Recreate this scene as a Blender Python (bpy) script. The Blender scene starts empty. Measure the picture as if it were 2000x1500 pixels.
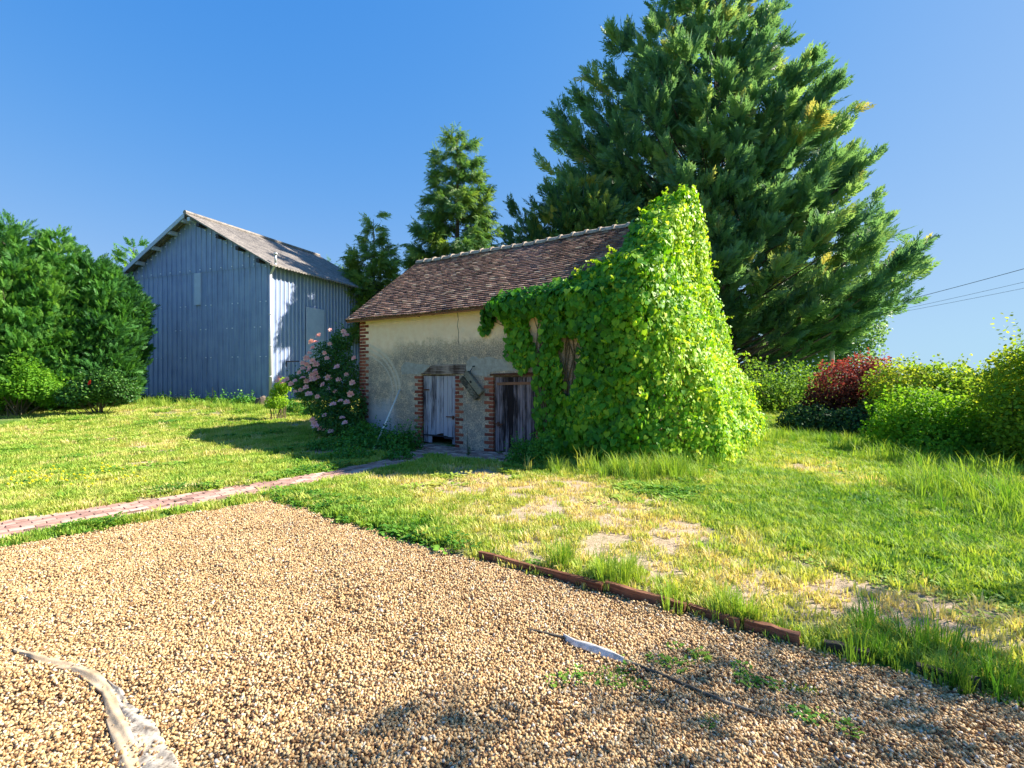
import bpy, math, random
import numpy as np
from mathutils import Vector, Matrix

random.seed(7)
rng = np.random.default_rng(7)
PI = math.pi
scene = bpy.context.scene
COL = scene.collection

# ------------------------------------------------------------------ camera, sky, sun, exposure
CAMZ = 1.65
F = 950.0                     # focal length in photo pixels (photo 2000 wide)
HY = 735.0                    # horizon row of the photo
cam_d = bpy.data.cameras.new('camera')
cam_d.sensor_width = 36.0
cam_d.lens = F / 2000.0 * 36.0
cam_d.clip_start = 0.05
cam_d.clip_end = 3000
cam_d.shift_y = -(750 - HY) / 2000.0
cam = bpy.data.objects.new('camera', cam_d)
COL.objects.link(cam)
cam.location = (0, 0, CAMZ)
cam.rotation_euler = (PI / 2, 0, 0)
scene.camera = cam

SUN_EL = math.radians(39.0)
SUN_AZ = math.radians(79.0)   # from +Y towards +X
world = bpy.data.worlds.new('World')
scene.world = world
world.use_nodes = True
wn = world.node_tree.nodes
wl = world.node_tree.links
wn.clear()
sky = wn.new('ShaderNodeTexSky')
sky.sky_type = 'NISHITA'
sky.sun_disc = False
sky.sun_elevation = SUN_EL
sky.sun_rotation = SUN_AZ
sky.air_density = 1.0
sky.dust_density = 0.2
sky.ozone_density = 2.5
# soft shoulder g c^p / (1 + g c^p / K) per channel keeps the horizon near the sun from burning out
sp = wn.new('ShaderNodeSeparateColor'); cb = wn.new('ShaderNodeCombineColor')
wl.new(sky.outputs[0], sp.inputs[0])
def wmath(op, a, b):
    nd = wn.new('ShaderNodeMath'); nd.operation = op
    for i_, v_ in ((0, a), (1, b)):
        if isinstance(v_, (int, float)): nd.inputs[i_].default_value = v_
        else: wl.new(v_, nd.inputs[i_])
    return nd.outputs[0]
for i, (g_, K_, p_) in enumerate(((.235, 1.0, 2.0), (.60, 2.0, 1.0), (2.6, 2.12, 1.0))):
    gc = wmath('MULTIPLY', wmath('POWER', sp.outputs[i], p_), g_)
    wl.new(wmath('DIVIDE', gc, wmath('ADD', wmath('DIVIDE', gc, K_), 1.0)), cb.inputs[i])
bg = wn.new('ShaderNodeBackground')
bg.inputs['Strength'].default_value = 0.15
wo = wn.new('ShaderNodeOutputWorld')
wl.new(cb.outputs[0], bg.inputs['Color'])
wl.new(bg.outputs[0], wo.inputs['Surface'])

sun_d = bpy.data.lights.new('sun', 'SUN')
sun_d.energy = 4.4
sun_d.angle = math.radians(0.5)
sun_d.color = (1.0, 0.92, 0.78)
sun = bpy.data.objects.new('sun', sun_d)
COL.objects.link(sun)
SUN = Vector((math.sin(SUN_AZ) * math.cos(SUN_EL), math.cos(SUN_AZ) * math.cos(SUN_EL), math.sin(SUN_EL)))
sun.rotation_euler = SUN.to_track_quat('Z', 'Y').to_euler()
sun.location = SUN * 60

scene.view_settings.view_transform = 'Standard'
scene.view_settings.look = 'None'
scene.view_settings.exposure = 1.7
scene.view_settings.gamma = 1.0
scene.view_settings.use_curve_mapping = False
scene.render.engine = 'CYCLES'
scene.cycles.max_bounces = 6
scene.cycles.diffuse_bounces = 4
scene.cycles.transmission_bounces = 4
scene.cycles.transparent_max_bounces = 4

# ------------------------------------------------------------------ helpers
def tag(o, label=None, cat=None, group=None, kind=None):
    if label: o['label'] = label
    if cat: o['category'] = cat
    if group: o['group'] = group
    if kind: o['kind'] = kind
    return o

def empty(name, loc=(0, 0, 0), rz=0.0, label=None, cat=None, group=None):
    o = bpy.data.objects.new(name, None)
    COL.objects.link(o)
    o.location = loc
    o.rotation_euler = (0, 0, rz)
    o.empty_display_size = 0.2
    return tag(o, label, cat, group)

def to_mesh(name, V, faces, tint=None, smooth=False, mats=None, midx=None):
    """faces: list of (n,k) int arrays"""
    me = bpy.data.meshes.new(name)
    V = np.asarray(V, dtype=np.float32).reshape(-1, 3)
    if isinstance(faces, np.ndarray): faces = [faces]
    faces = [np.asarray(f, dtype=np.int32) for f in faces if len(f)]
    nl = sum(f.size for f in faces)
    nf = sum(len(f) for f in faces)
    me.vertices.add(len(V))
    me.vertices.foreach_set('co', V.ravel())
    me.loops.add(nl)
    me.polygons.add(nf)
    me.loops.foreach_set('vertex_index', np.concatenate([f.ravel() for f in faces]))
    st, tot, acc = [], [], 0
    for f in faces:
        n, k = f.shape
        st.append(acc + np.arange(n, dtype=np.int32) * k)
        tot.append(np.full(n, k, dtype=np.int32))
        acc += n * k
    me.polygons.foreach_set('loop_start', np.concatenate(st).astype(np.int32))
    me.polygons.foreach_set('loop_total', np.concatenate(tot))
    if midx is not None:
        me.polygons.foreach_set('material_index', np.asarray(midx, dtype=np.int32))
    if smooth:
        me.polygons.foreach_set('use_smooth', np.ones(nf, dtype=bool))
    me.update(calc_edges=True)
    if tint is not None:
        a = me.attributes.new('tint', 'FLOAT', 'POINT')
        a.data.foreach_set('value', np.asarray(tint, dtype=np.float32))
    if mats:
        for m in mats: me.materials.append(m)
    return me

def link(name, me, parent=None):
    o = bpy.data.objects.new(name, me)
    COL.objects.link(o)
    if parent is not None: o.parent = parent
    return o

class MB:
    """collects quads/ngons"""
    def __init__(s): s.v = []; s.f = []; s.t = []; s.mi = []; s.cur = 0; s.n = 0
    def add(s, V, Fs, tint=0.5, mi=None):
        b = s.n
        V = [tuple(p) for p in V]
        s.v += V; s.n += len(V)
        s.t += [tint] * len(V)
        for f in Fs:
            s.f.append([i + b for i in f]); s.mi.append(s.cur if mi is None else mi)
        return b
    def box(s, lo, hi, tint=0.5, M=None, jit=0.0, mi=None):
        x0, y0, z0 = lo; x1, y1, z1 = hi
        P = [(x0, y0, z0), (x1, y0, z0), (x1, y1, z0), (x0, y1, z0), (x0, y0, z1), (x1, y0, z1), (x1, y1, z1), (x0, y1, z1)]
        if jit: P = [(a + random.uniform(-jit, jit), b + random.uniform(-jit, jit), c + random.uniform(-jit, jit)) for a, b, c in P]
        if M is not None: P = [tuple(M @ Vector(p)) for p in P]
        s.add(P, [(3, 2, 1, 0), (4, 5, 6, 7), (0, 1, 5, 4), (1, 2, 6, 5), (2, 3, 7, 6), (3, 0, 4, 7)], tint, mi)
    def tube(s, pts, rad, n=8, tint=0.5, caps=True, mi=None):
        pts = [Vector(p) for p in pts]
        if not hasattr(rad, '__len__'): rad = [rad] * len(pts)
        rings = []
        ref = Vector((0.13, 0.31, 0.94))
        for i, p in enumerate(pts):
            d = (pts[min(i + 1, len(pts) - 1)] - pts[max(i - 1, 0)]).normalized()
            a = d.cross(ref)
            if a.length < 1e-3: a = d.cross(Vector((1, 0, 0)))
            a.normalize(); b = d.cross(a)
            rings.append([p + (a * math.cos(2 * PI * k / n) + b * math.sin(2 * PI * k / n)) * rad[i] for k in range(n)])
        V = [q for r in rings for q in r]
        Fs = []
        for i in range(len(pts) - 1):
            for k in range(n):
                Fs.append((i * n + k, i * n + (k + 1) % n, (i + 1) * n + (k + 1) % n, (i + 1) * n + k))
        if caps:
            Fs.append(tuple(range(n - 1, -1, -1)))
            Fs.append(tuple((len(pts) - 1) * n + k for k in range(n)))
        s.add(V, Fs, tint, mi)
    def prism(s, poly, y0, y1, tint=0.5, mi=None):
        """poly of (x,z), extruded y0..y1"""
        n = len(poly)
        V = [(x, y0, z) for x, z in poly] + [(x, y1, z) for x, z in poly]
        Fs = [tuple(range(n)), tuple(range(2 * n - 1, n - 1, -1))]
        for k in range(n):
            Fs.append((k, k + n, (k + 1) % n + n, (k + 1) % n))
        s.add(V, Fs, tint, mi)
    def build(s, name, mats, parent=None, smooth=False, bevel=0.0):
        me = bpy.data.meshes.new(name)
        me.from_pydata(s.v, [], s.f)
        if not isinstance(mats, (list, tuple)): mats = [mats]
        for m in mats: me.materials.append(m)
        me.polygons.foreach_set('material_index', s.mi)
        if smooth: me.polygons.foreach_set('use_smooth', [True] * len(s.f))
        a = me.attributes.new('tint', 'FLOAT', 'POINT')
        a.data.foreach_set('value', s.t)
        me.update()
        o = link(name, me, parent)
        if bevel:
            md = o.modifiers.new('bevel', 'BEVEL'); md.width = bevel; md.segments = 1; md.limit_method = 'ANGLE'
        return o

# leaf-template scattering
def frames(d, n):
    d = d / (np.linalg.norm(d, axis=1, keepdims=True) + 1e-9)
    x = np.cross(d, n)
    x /= (np.linalg.norm(x, axis=1, keepdims=True) + 1e-9)
    z = np.cross(x, d)
    return np.stack([x, d, z], axis=2)

def scatter(T, P, R, S):
    TV, TF = T
    m = len(TV)
    S = np.asarray(S)
    if S.ndim == 1: S = S[:, None]
    V = np.einsum('nij,mj->nmi', R, TV) * S[:, None, :] + P[:, None, :]
    off = np.arange(len(P))[:, None, None] * m
    Fs = [(f[None] + off).reshape(-1, f.shape[1]) for f in TF]
    return V.reshape(-1, 3), Fs

def merge(parts):
    Vs, Fd, Ts, off = [], {}, [], 0
    for V, Fs, t in parts:
        Vs.append(V); Ts.append(t)
        for f in Fs: Fd.setdefault(f.shape[1], []).append(f + off)
        off += len(V)
    return np.concatenate(Vs), [np.concatenate(f) for f in Fd.values()], np.concatenate(Ts)

def foliage(name, parts, mat, parent=None):
    V, Fs, t = merge(parts)
    return link(name, to_mesh(name, V, Fs, t, mats=[mat]), parent)

def rnd(n, lo=0.0, hi=1.0): return rng.uniform(lo, hi, n)
def rdir(n):
    a = rng.normal(size=(n, 3))
    return a / np.linalg.norm(a, axis=1, keepdims=True)

def vnoise(P, s=1.0, seed=0.0):
    """cheap smooth pseudo noise in -1..1, P (n,3)"""
    x, y, z = (P * s).T + np.array([[11.3 + seed], [4.1 - seed * 2], [7.7 + seed * 3]])
    return (np.sin(x * 1.7 + 1.3 * np.sin(y * 1.1 + z)) + np.sin(y * 2.3 + 1.7 * np.sin(z * 1.3 + x * .7)) + np.sin(z * 1.9 + 1.5 * np.sin(x * 1.9 - y)) +
            .5 * np.sin(x * 4.1 + y * 3.3) + .5 * np.sin(y * 5.2 - z * 4.3 + x * 2)) / 4.0

DIAMOND = (np.array([[0, 0, 0], [.5, .45, .06], [0, 1, 0], [-.5, .45, .06]]), [np.array([[0, 1, 2, 3]])])
OVAL = (np.array([[0, 0, 0], [.34, .25, .06], [.36, .6, .05], [0, 1, -.05], [-.36, .6, .05], [-.34, .25, .06]]), [np.array([[0, 1, 2, 3], [0, 3, 4, 5]])])
HEART = (np.array([[0, .08, 0], [.3, -.08, .03], [.52, .12, .07], [.44, .5, .06], [0, 1.0, -.06], [-.44, .5, .06], [-.52, .12, .07], [-.3, -.08, .03]]),
         [np.array([[0, 1, 2, 3], [0, 5, 6, 7]]), np.array([[0, 3, 4], [0, 4, 5]])])

def spray_template(k=5, ang=38, wl=.13, droop=.0, seed=0, ll=.42):
    r = random.Random(seed)
    Vs, Fq = [], []
    def leaf(o, d, L, w):
        d = Vector(d).normalized(); o = Vector(o)
        sd = d.cross(Vector((0, 0, 1))).normalized() * w
        b = len(Vs)
        Vs.extend([o, o + d * L * .5 + sd + Vector((0, 0, .02)), o + d * L, o + d * L * .5 - sd + Vector((0, 0, .02))])
        Fq.append([b, b + 1, b + 2, b + 3])
    leaf((0, .55, -droop * .3), (0, 1, -droop), .5, wl * .45)
    leaf((0, 0, 0), (0, 1, 0), .6, wl * .35)
    for i in range(k):
        f = i / k
        y = .08 + f * .75
        L = ll * (1 - f * .55)
        for s in (-1, 1):
            a = math.radians(ang + r.uniform(-10, 10))
            leaf((0, y, -droop * f * f * .4), (s * math.sin(a), math.cos(a), -droop - r.uniform(-.25, .3)), L * r.uniform(.8, 1.15), wl * .5 * r.uniform(.7, 1.2))
    return (np.array([tuple(v) for v in Vs]), [np.array(Fq)])
SPRAYS = [spray_template(7, 36, .085, .1, s, .38) for s in range(4)]
TWIGS = [spray_template(7, 50, .075, .25, s + 10, .3) for s in range(4)]

# ------------------------------------------------------------------ materials
class NT:
    def __init__(s, name):
        s.m = bpy.data.materials.new(name); s.m.use_nodes = True
        s.t = s.m.node_tree; s.t.nodes.clear()
        s.out = s.t.nodes.new('ShaderNodeOutputMaterial')
    def n(s, typ, **kw):
        nd = s.t.nodes.new(typ)
        for k, v in kw.items(): setattr(nd, k, v)
        return nd
    def l(s, a, b): s.t.links.new(a, b)
    def val(s, sock, v):
        if hasattr(v, 'is_output') or isinstance(v, bpy.types.NodeSocket): s.l(v, sock)
        else: sock.default_value = v
    def coords(s, kind='Object', scale=(1, 1, 1), loc=(0, 0, 0)):
        tc = s.n('ShaderNodeTexCoord'); mp = s.n('ShaderNodeMapping')
        mp.inputs['Scale'].default_value = scale; mp.inputs['Location'].default_value = loc
        s.l(tc.outputs[kind], mp.inputs['Vector'])
        return mp.outputs[0]
    def noise(s, vec, scale, detail=4, rough=.55, dist=0):
        nd = s.n('ShaderNodeTexNoise')
        s.l(vec, nd.inputs['Vector'])
        nd.inputs['Scale'].default_value = scale; nd.inputs['Detail'].default_value = detail
        nd.inputs['Roughness'].default_value = rough; nd.inputs['Distortion'].default_value = dist
        return nd.outputs[0]
    def ramp(s, fac, stops, interp='LINEAR'):
        nd = s.n('ShaderNodeValToRGB'); nd.color_ramp.interpolation = interp
        cr = nd.color_ramp
        while len(cr.elements) < len(stops): cr.elements.new(.5)
        for e, (p, c) in zip(cr.elements, stops):
            e.position = p
            e.color = (c, c, c, 1) if not hasattr(c, '__len__') else (*c, 1)
        s.val(nd.inputs[0], fac)
        return nd.outputs[0]
    def mix(s, fac, a, b, typ='MIX'):
        nd = s.n('ShaderNodeMix', data_type='RGBA', blend_type=typ)
        s.val(nd.inputs[0], fac)
        for sock, v in ((nd.inputs[6], a), (nd.inputs[7], b)):
            if isinstance(v, (tuple, list)): sock.default_value = (*v[:3], 1)
            else: s.l(v, sock)
        return nd.outputs[2]
    def math(s, op, a, b=0.0, c=None):
        nd = s.n('ShaderNodeMath', operation=op)
        s.val(nd.inputs[0], a); s.val(nd.inputs[1], b)
        if c is not None: s.val(nd.inputs[2], c)
        return nd.outputs[0]
    def step(s, x, a, b):
        nd = s.n('ShaderNodeMapRange', interpolation_type='SMOOTHSTEP')
        s.val(nd.inputs['Value'], x)
        nd.inputs['From Min'].default_value = a; nd.inputs['From Max'].default_value = b
        return nd.outputs[0]
    def attr(s, name, typ='GEOMETRY'):
        nd = s.n('ShaderNodeAttribute', attribute_name=name, attribute_type=typ)
        return nd.outputs['Fac']
    def bump(s, h, strength=.4, dist=.02):
        nd = s.n('ShaderNodeBump'); s.l(h, nd.inputs['Height'])
        nd.inputs['Strength'].default_value = strength; nd.inputs['Distance'].default_value = dist
        return nd.outputs[0]
    def principled(s, col, rough=.8, normal=None, metal=0.0, spec=.4):
        nd = s.n('ShaderNodeBsdfPrincipled')
        if isinstance(col, (tuple, list)): nd.inputs['Base Color'].default_value = (*col[:3], 1)
        else: s.l(col, nd.inputs['Base Color'])
        s.val(nd.inputs['Roughness'], rough)
        nd.inputs['Metallic'].default_value = metal
        nd.inputs['Specular IOR Level'].default_value = spec
        if normal is not None: s.l(normal, nd.inputs['Normal'])
        s.bs = nd
        return nd.outputs[0]
    def done(s, sh):
        s.l(sh, s.out.inputs['Surface'])
        return s.m

def leaf_mat(name, stops, trans=.3, rough=.5, spec=.3, attr_type='GEOMETRY', nscale=.6, tcol=(1.25, 1.2, .55)):
    """stops: colour ramp over tint"""
    t = NT(name)
    tint = t.attr('tint', attr_type)
    if nscale:
        nz = t.noise(t.coords('Object' if attr_type == 'GEOMETRY' else 'Generated'), nscale, 3)
        tint = t.math('ADD', tint, t.math('MULTIPLY', t.math('SUBTRACT', nz, .5), .5))
    col = t.ramp(tint, stops)
    p = t.principled(col, rough, spec=spec)
    tr = t.n('ShaderNodeBsdfTranslucent')
    t.l(t.mix(1.0, col, tcol, 'MULTIPLY'), tr.inputs['Color'])
    mx = t.n('ShaderNodeMixShader'); mx.inputs[0].default_value = trans
    t.l(p, mx.inputs[1]); t.l(tr.outputs[0], mx.inputs[2])
    return t.done(mx.outputs[0])

M = {}
M['cypress'] = leaf_mat('cypress_leaves', [(0, (.06, .16, .125)), (.45, (.145, .30, .165)), (.75, (.28, .44, .19)), (1, (.46, .42, .16))], .45)
M['cypress_gold'] = leaf_mat('golden_cypress_leaves', [(0, (.04, .12, .075)), (.5, (.10, .22, .085)), (.85, (.30, .36, .08)), (1, (.44, .42, .10))], .4)
M['hedge_cypress'] = leaf_mat('hedge_cypress_leaves', [(0, (.02, .09, .035)), (.45, (.09, .27, .055)), (1, (.28, .50, .09))], .42)
M['spruce'] = leaf_mat('spruce_needles', [(0, (.04, .12, .075)), (.5, (.11, .24, .075)), (1, (.27, .40, .08))], .4)
M['ivy'] = leaf_mat('creeper_leaves', [(0, (.03, .14, .008)), (.4, (.10, .33, .015)), (.7, (.30, .52, .025)), (1, (.62, .70, .08))], .4, .5, .3, nscale=.9)
M['shrub'] = leaf_mat('shrub_leaves', [(0, (.02, .07, .02)), (.5, (.06, .17, .025)), (1, (.17, .30, .04))], .3, .45)
M['lime'] = leaf_mat('lime_shrub_leaves', [(0, (.07, .20, .02)), (.5, (.17, .38, .03)), (1, (.40, .54, .05))], .5, .6, .15)
M['hedge_yellow'] = leaf_mat('hedge_leaves', [(0, (.06, .17, .035)), (.5, (.22, .36, .045)), (1, (.56, .54, .07))], .55, .65, .12)
M['red'] = leaf_mat('red_leaves', [(0, (.03, .03, .02)), (.4, (.10, .035, .03)), (1, (.42, .11, .08))], .35, .65, .12, tcol=(1.2, .7, .7))
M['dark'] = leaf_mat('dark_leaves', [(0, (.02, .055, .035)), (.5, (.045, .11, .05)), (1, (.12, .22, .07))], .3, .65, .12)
M['broad'] = leaf_mat('broadleaf_tree_leaves', [(0, (.03, .08, .05)), (.5, (.16, .31, .16)), (1, (.34, .48, .22))], .5, .5)
M['rose_leaf'] = leaf_mat('rose_leaves', [(0, (.025, .09, .025)), (.5, (.06, .18, .035)), (1, (.15, .30, .05))], .35, .4)
M['grass'] = leaf_mat('grass_blades', [(0, (.04, .16, .02)), (.3, (.14, .31, .035)), (.6, (.34, .47, .07)), (.85, (.52, .53, .14)), (1, (.68, .57, .28))], .35, .6, .2, 'INSTANCER', 0)
M['weed'] = leaf_mat('weed_leaves', [(0, (.03, .14, .02)), (.5, (.09, .27, .03)), (1, (.2, .38, .05))], .3, .5)
M['straw'] = leaf_mat('straw_blades', [(0, (.10, .16, .04)), (.5, (.28, .27, .10)), (1, (.48, .40, .20))], .3, .6)

def bark_mat(name, a, b):
    t = NT(name); v = t.coords('Object', (1, 1, .25))
    n = t.noise(v, 9, 5, .6)
    return t.done(t.principled(t.ramp(n, [(.3, a), (.7, b)]), .9, t.bump(n, .6, .03)))
M['bark'] = bark_mat('bark', (.06, .045, .035), (.18, .14, .11))
M['stem'] = bark_mat('stem', (.07, .05, .03), (.16, .13, .07))

# ------------------------------------------------------------------ projection helpers (photo pixel -> ground / plane)
def ray(px, py): return np.array([(px - 1000) / F, 1.0, (HY - py) / F])
def tz_scalar(y): return float(np.interp(y, [-5, 5, 11, 14, 22, 40, 400], [0, 0, -.08, -.03, .47, .6, .6]))
def gnd(px, py):
    r = ray(px, py); Y = 8.0
    for _ in range(60):
        Y = (tz_scalar(Y) - CAMZ) / r[2] * .6 + Y * .4
    return (r[0] * Y, Y)
def at(px, py, Y): r = ray(px, py); return Vector((r[0] * Y, Y, CAMZ + r[2] * Y))
def inpoly(x, y, poly):
    c = np.zeros(len(x), dtype=bool)
    n = len(poly)
    for i in range(n):
        x0, y0 = poly[i]; x1, y1 = poly[(i + 1) % n]
        if y0 == y1: continue
        k = ((y0 > y) != (y1 > y)) & (x < (x1 - x0) * (y - y0) / (y1 - y0) + x0)
        c ^= k
    return c
def polydist(x, y, poly):
    """signed distance (negative inside)"""
    d = np.full(len(x), 1e9)
    n = len(poly)
    for i in range(n):
        a = np.array(poly[i]); b = np.array(poly[(i + 1) % n]); e = b - a
        t = np.clip(((x - a[0]) * e[0] + (y - a[1]) * e[1]) / (e @ e + 1e-12), 0, 1)
        d = np.minimum(d, np.hypot(x - a[0] - t * e[0], y - a[1] - t * e[1]))
    return np.where(inpoly(x, y, poly), -d, d)

# ------------------------------------------------------------------ GROUND
GRAVEL = [gnd(530, 980), gnd(935, 1098), gnd(1180, 1163), gnd(1500, 1250), gnd(2000, 1390), (3.6, 1.6), (4.5, -1.5), (-7.5, -1.5), (-8.5, 3.3), gnd(0, 1076), gnd(340, 1012)]
PATH = [gnd(-250, 1060), gnd(0, 1027), gnd(260, 985), gnd(530, 944), gnd(665, 919), gnd(745, 903), gnd(815, 886), gnd(840, 898), gnd(770, 914), gnd(700, 929), gnd(640, 943), gnd(530, 966), gnd(330, 1003), gnd(160, 1030), gnd(0, 1062), gnd(-250, 1110)]
HO = np.array([-4.19, 13.4])                       # house left front corner
HU = np.array([.836, -.549]); HV = np.array([.549, .836])
HANG = math.atan2(HU[1], HU[0])
def hw(u, v): return HO + u * HU + v * HV
YARD = [tuple(hw(2.0, 0)), tuple(hw(6.2, 0)), tuple(hw(6.0, -1.15)), tuple(hw(5.0, -1.1)), tuple(hw(3.6, -1.1)), tuple(hw(2.4, -1.6)), tuple(hw(1.5, -2.3)), tuple(hw(.9, -2.6)), tuple(hw(.9, -2.0)), tuple(hw(1.7, -1.2))]

def terrain(x, y):
    z = np.interp(y, [-5, 5, 11, 14, 22, 40, 400], [0, 0, -.08, -.03, .47, .6, .6])
    P = np.stack([x, y, x * 0], 1)
    z = z + .012 * vnoise(P, 1.3)
    dg = polydist(x, y, GRAVEL)
    z = z + .045 * np.clip(dg / .12, 0, 1)
    dp = np.minimum(polydist(x, y, PATH), polydist(x, y, YARD))
    z = z - .03 * (1 - np.clip(dp / .15, 0, 1)) * (dg > 0)
    far = np.hypot(x, y)
    z = z + np.clip((far - 60) / 400, 0, 1) * 2.0
    return z

def dryness(x, y):
    """0 lush .. 1 bare"""
    P = np.stack([x, y, x * 0], 1)
    d = .36 + .28 * vnoise(P, .55, 1) + .22 * vnoise(P, 1.9, 2) + .16 * vnoise(P, 5, 3)
    # worn band across the right lawn
    band = [gnd(700, 930), gnd(900, 925), gnd(1200, 950), gnd(1600, 1100), gnd(2000, 1230), gnd(2000, 1330), gnd(1700, 1270), gnd(1300, 1170), gnd(1050, 1090), gnd(850, 1000)]
    db = polydist(x, y, band)
    d = d + .34 * np.clip(.5 - db / .6, 0, 1)
    trk = [gnd(1500, 900), gnd(1600, 895), gnd(1750, 960), gnd(1640, 960)]
    d = d + .35 * np.clip(.6 - polydist(x, y, trk) / .5, 0, 1)
    left = np.clip((-x - 1.5) / 3, 0, 1) * np.clip((y - 6) / 2, 0, 1)
    d = d + .10 * left
    right = np.clip((x - .45 * y) / 1.2, 0, 1) * np.clip((y - 3.4) / 1, 0, 1)
    d = d - .12 * right
    return np.clip(d, 0, 1)

t = NT('ground_soil_grass')
dry = t.attr('dry')
v = t.coords('Object')
n1 = t.noise(v, 14, 6, .65); n2 = t.noise(v, 60, 4, .6); n3 = t.noise(v, .35, 3)
gcol = t.ramp(n1, [(.25, (.035, .09, .015)), (.55, (.10, .19, .03)), (.8, (.26, .28, .07))])
scol = t.ramp(t.math('ADD', t.math('MULTIPLY', n2, .6), t.math('MULTIPLY', n1, .4)), [(.35, (.12, .13, .05)), (.46, (.36, .27, .18)), (.65, (.54, .42, .30))])
fac = t.step(t.math('ADD', dry, t.math('MULTIPLY', t.math('SUBTRACT', n1, .5), .5)), .45, .85)
col = t.mix(fac, gcol, scol)
M['ground'] = t.done(t.principled(col, .95, t.bump(n2, .6, .03), spec=.1))

def grid_mesh(xs, ys):
    X, Y = np.meshgrid(xs, ys)
    x = X.ravel(); y = Y.ravel()
    nx, ny = len(xs), len(ys)
    i = np.arange((nx - 1) * (ny - 1)); r = i // (nx - 1); c = i % (nx - 1)
    a = r * nx + c
    return x, y, np.stack([a, a + 1, a + nx + 1, a + nx], 1)
def var_axis(lo, hi, near_lo, near_hi, st):
    a = [near_lo]; s = st
    while a[-1] > lo: s *= 1.25; a.append(a[-1] - s)
    b = [near_hi]; s = st
    while b[-1] < hi: s *= 1.25; b.append(b[-1] + s)
    return np.array(a[::-1] + list(np.arange(near_lo + st, near_hi, st)) + b)
xs = var_axis(-1500, 1500, -12, 11, .07); ys = var_axis(-300, 2000, -1, 17, .07)
gx, gy, gf = grid_mesh(xs, ys)
gz = terrain(gx, gy)
me = to_mesh('ground', np.stack([gx, gy, gz], 1), gf, smooth=True, mats=[M['ground']])
a = me.attributes.new('dry', 'FLOAT', 'POINT'); a.data.foreach_set('value', dryness(gx, gy).astype(np.float32))
tag(link('ground', me), kind='structure')

# gravel bed sheet
t = NT('gravel_bed'); v = t.coords('Object')
vo = t.n('ShaderNodeTexVoronoi'); t.l(v, vo.inputs['Vector']); vo.inputs['Scale'].default_value = 55
ncol = t.ramp(vo.outputs['Color'], [(.1, (.16, .09, .05)), (.5, (.36, .24, .13)), (.9, (.55, .42, .27))])
M['gravel_bed'] = t.done(t.principled(ncol, .9, t.bump(t.math('SUBTRACT', 1.0, vo.outputs['Distance']), .9, .02), spec=.2))
gxs = np.arange(-8.6, 4.6, .06); gys = np.arange(-1.5, 6.6, .06)
x, y, f = grid_mesh(gxs, gys)
inside = polydist(x, y, GRAVEL) < .03
f = f[inside[f].all(axis=1)]
def gravel_z(x, y):
    P = np.stack([x, y, x * 0], 1)
    return np.interp(y, [-5, 5, 11], [0, 0, -.08]) + .012 * vnoise(P, 1.3) + .018 + .016 * vnoise(P * np.array([1, .5, 1]), 3.1, 5) + .011 * vnoise(P, 8, 4)
me = to_mesh('driveway', np.stack([x, y, gravel_z(x, y)], 1), f, smooth=True, mats=[M['gravel_bed']])
tag(link('driveway', me), kind='structure')

# ------------------------------------------------------------------ scattering of stuff with geometry nodes
def proto_collection(name, meshes):
    c = bpy.data.collections.new(name)
    for i, me in enumerate(meshes):
        o = bpy.data.objects.new(me.name, me); c.objects.link(o)
    return c
def scatter_stuff(name, P, rot, scl, idx, tint, coll, label, cat):
    me = bpy.data.meshes.new(name)
    me.vertices.add(len(P)); me.vertices.foreach_set('co', P.astype(np.float32).ravel())
    a = me.attributes.new('rot', 'FLOAT_VECTOR', 'POINT'); a.data.foreach_set('vector', rot.astype(np.float32).ravel())
    a = me.attributes.new('scl', 'FLOAT_VECTOR', 'POINT'); a.data.foreach_set('vector', scl.astype(np.float32).ravel())
    a = me.attributes.new('idx', 'INT', 'POINT'); a.data.foreach_set('value', idx.astype(np.int32))
    a = me.attributes.new('tint', 'FLOAT', 'POINT'); a.data.foreach_set('value', tint.astype(np.float32))
    o = link(name, me)
    ng = bpy.data.node_groups.new(name, 'GeometryNodeTree')
    ng.interface.new_socket('Geometry', in_out='INPUT', socket_type='NodeSocketGeometry')
    ng.interface.new_socket('Geometry', in_out='OUTPUT', socket_type='NodeSocketGeometry')
    N = ng.nodes.new; L = ng.links.new
    gi = N('NodeGroupInput'); go = N('NodeGroupOutput')
    mp = N('GeometryNodeMeshToPoints')
    ip = N('GeometryNodeInstanceOnPoints'); ci = N('GeometryNodeCollectionInfo')
    ci.inputs['Collection'].default_value = coll
    ci.inputs['Separate Children'].default_value = True
    ci.inputs['Reset Children'].default_value = True
    def na(nm, ty):
        q = N('GeometryNodeInputNamedAttribute'); q.data_type = ty; q.inputs['Name'].default_value = nm
        return q.outputs['Attribute']
    L(gi.outputs[0], mp.inputs['Mesh']); L(mp.outputs[0], ip.inputs['Points'])
    L(ci.outputs[0], ip.inputs['Instance']); ip.inputs['Pick Instance'].default_value = True
    L(na('idx', 'INT'), ip.inputs['Instance Index'])
    e2r = N('FunctionNodeEulerToRotation')
    L(na('rot', 'FLOAT_VECTOR'), e2r.inputs[0]); L(e2r.outputs[0], ip.inputs['Rotation'])
    L(na('scl', 'FLOAT_VECTOR'), ip.inputs['Scale'])
    L(ip.outputs[0], go.inputs[0])
    md = o.modifiers.new('scatter', 'NODES'); md.node_group = ng
    return tag(o, label, cat, kind='stuff')

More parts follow.
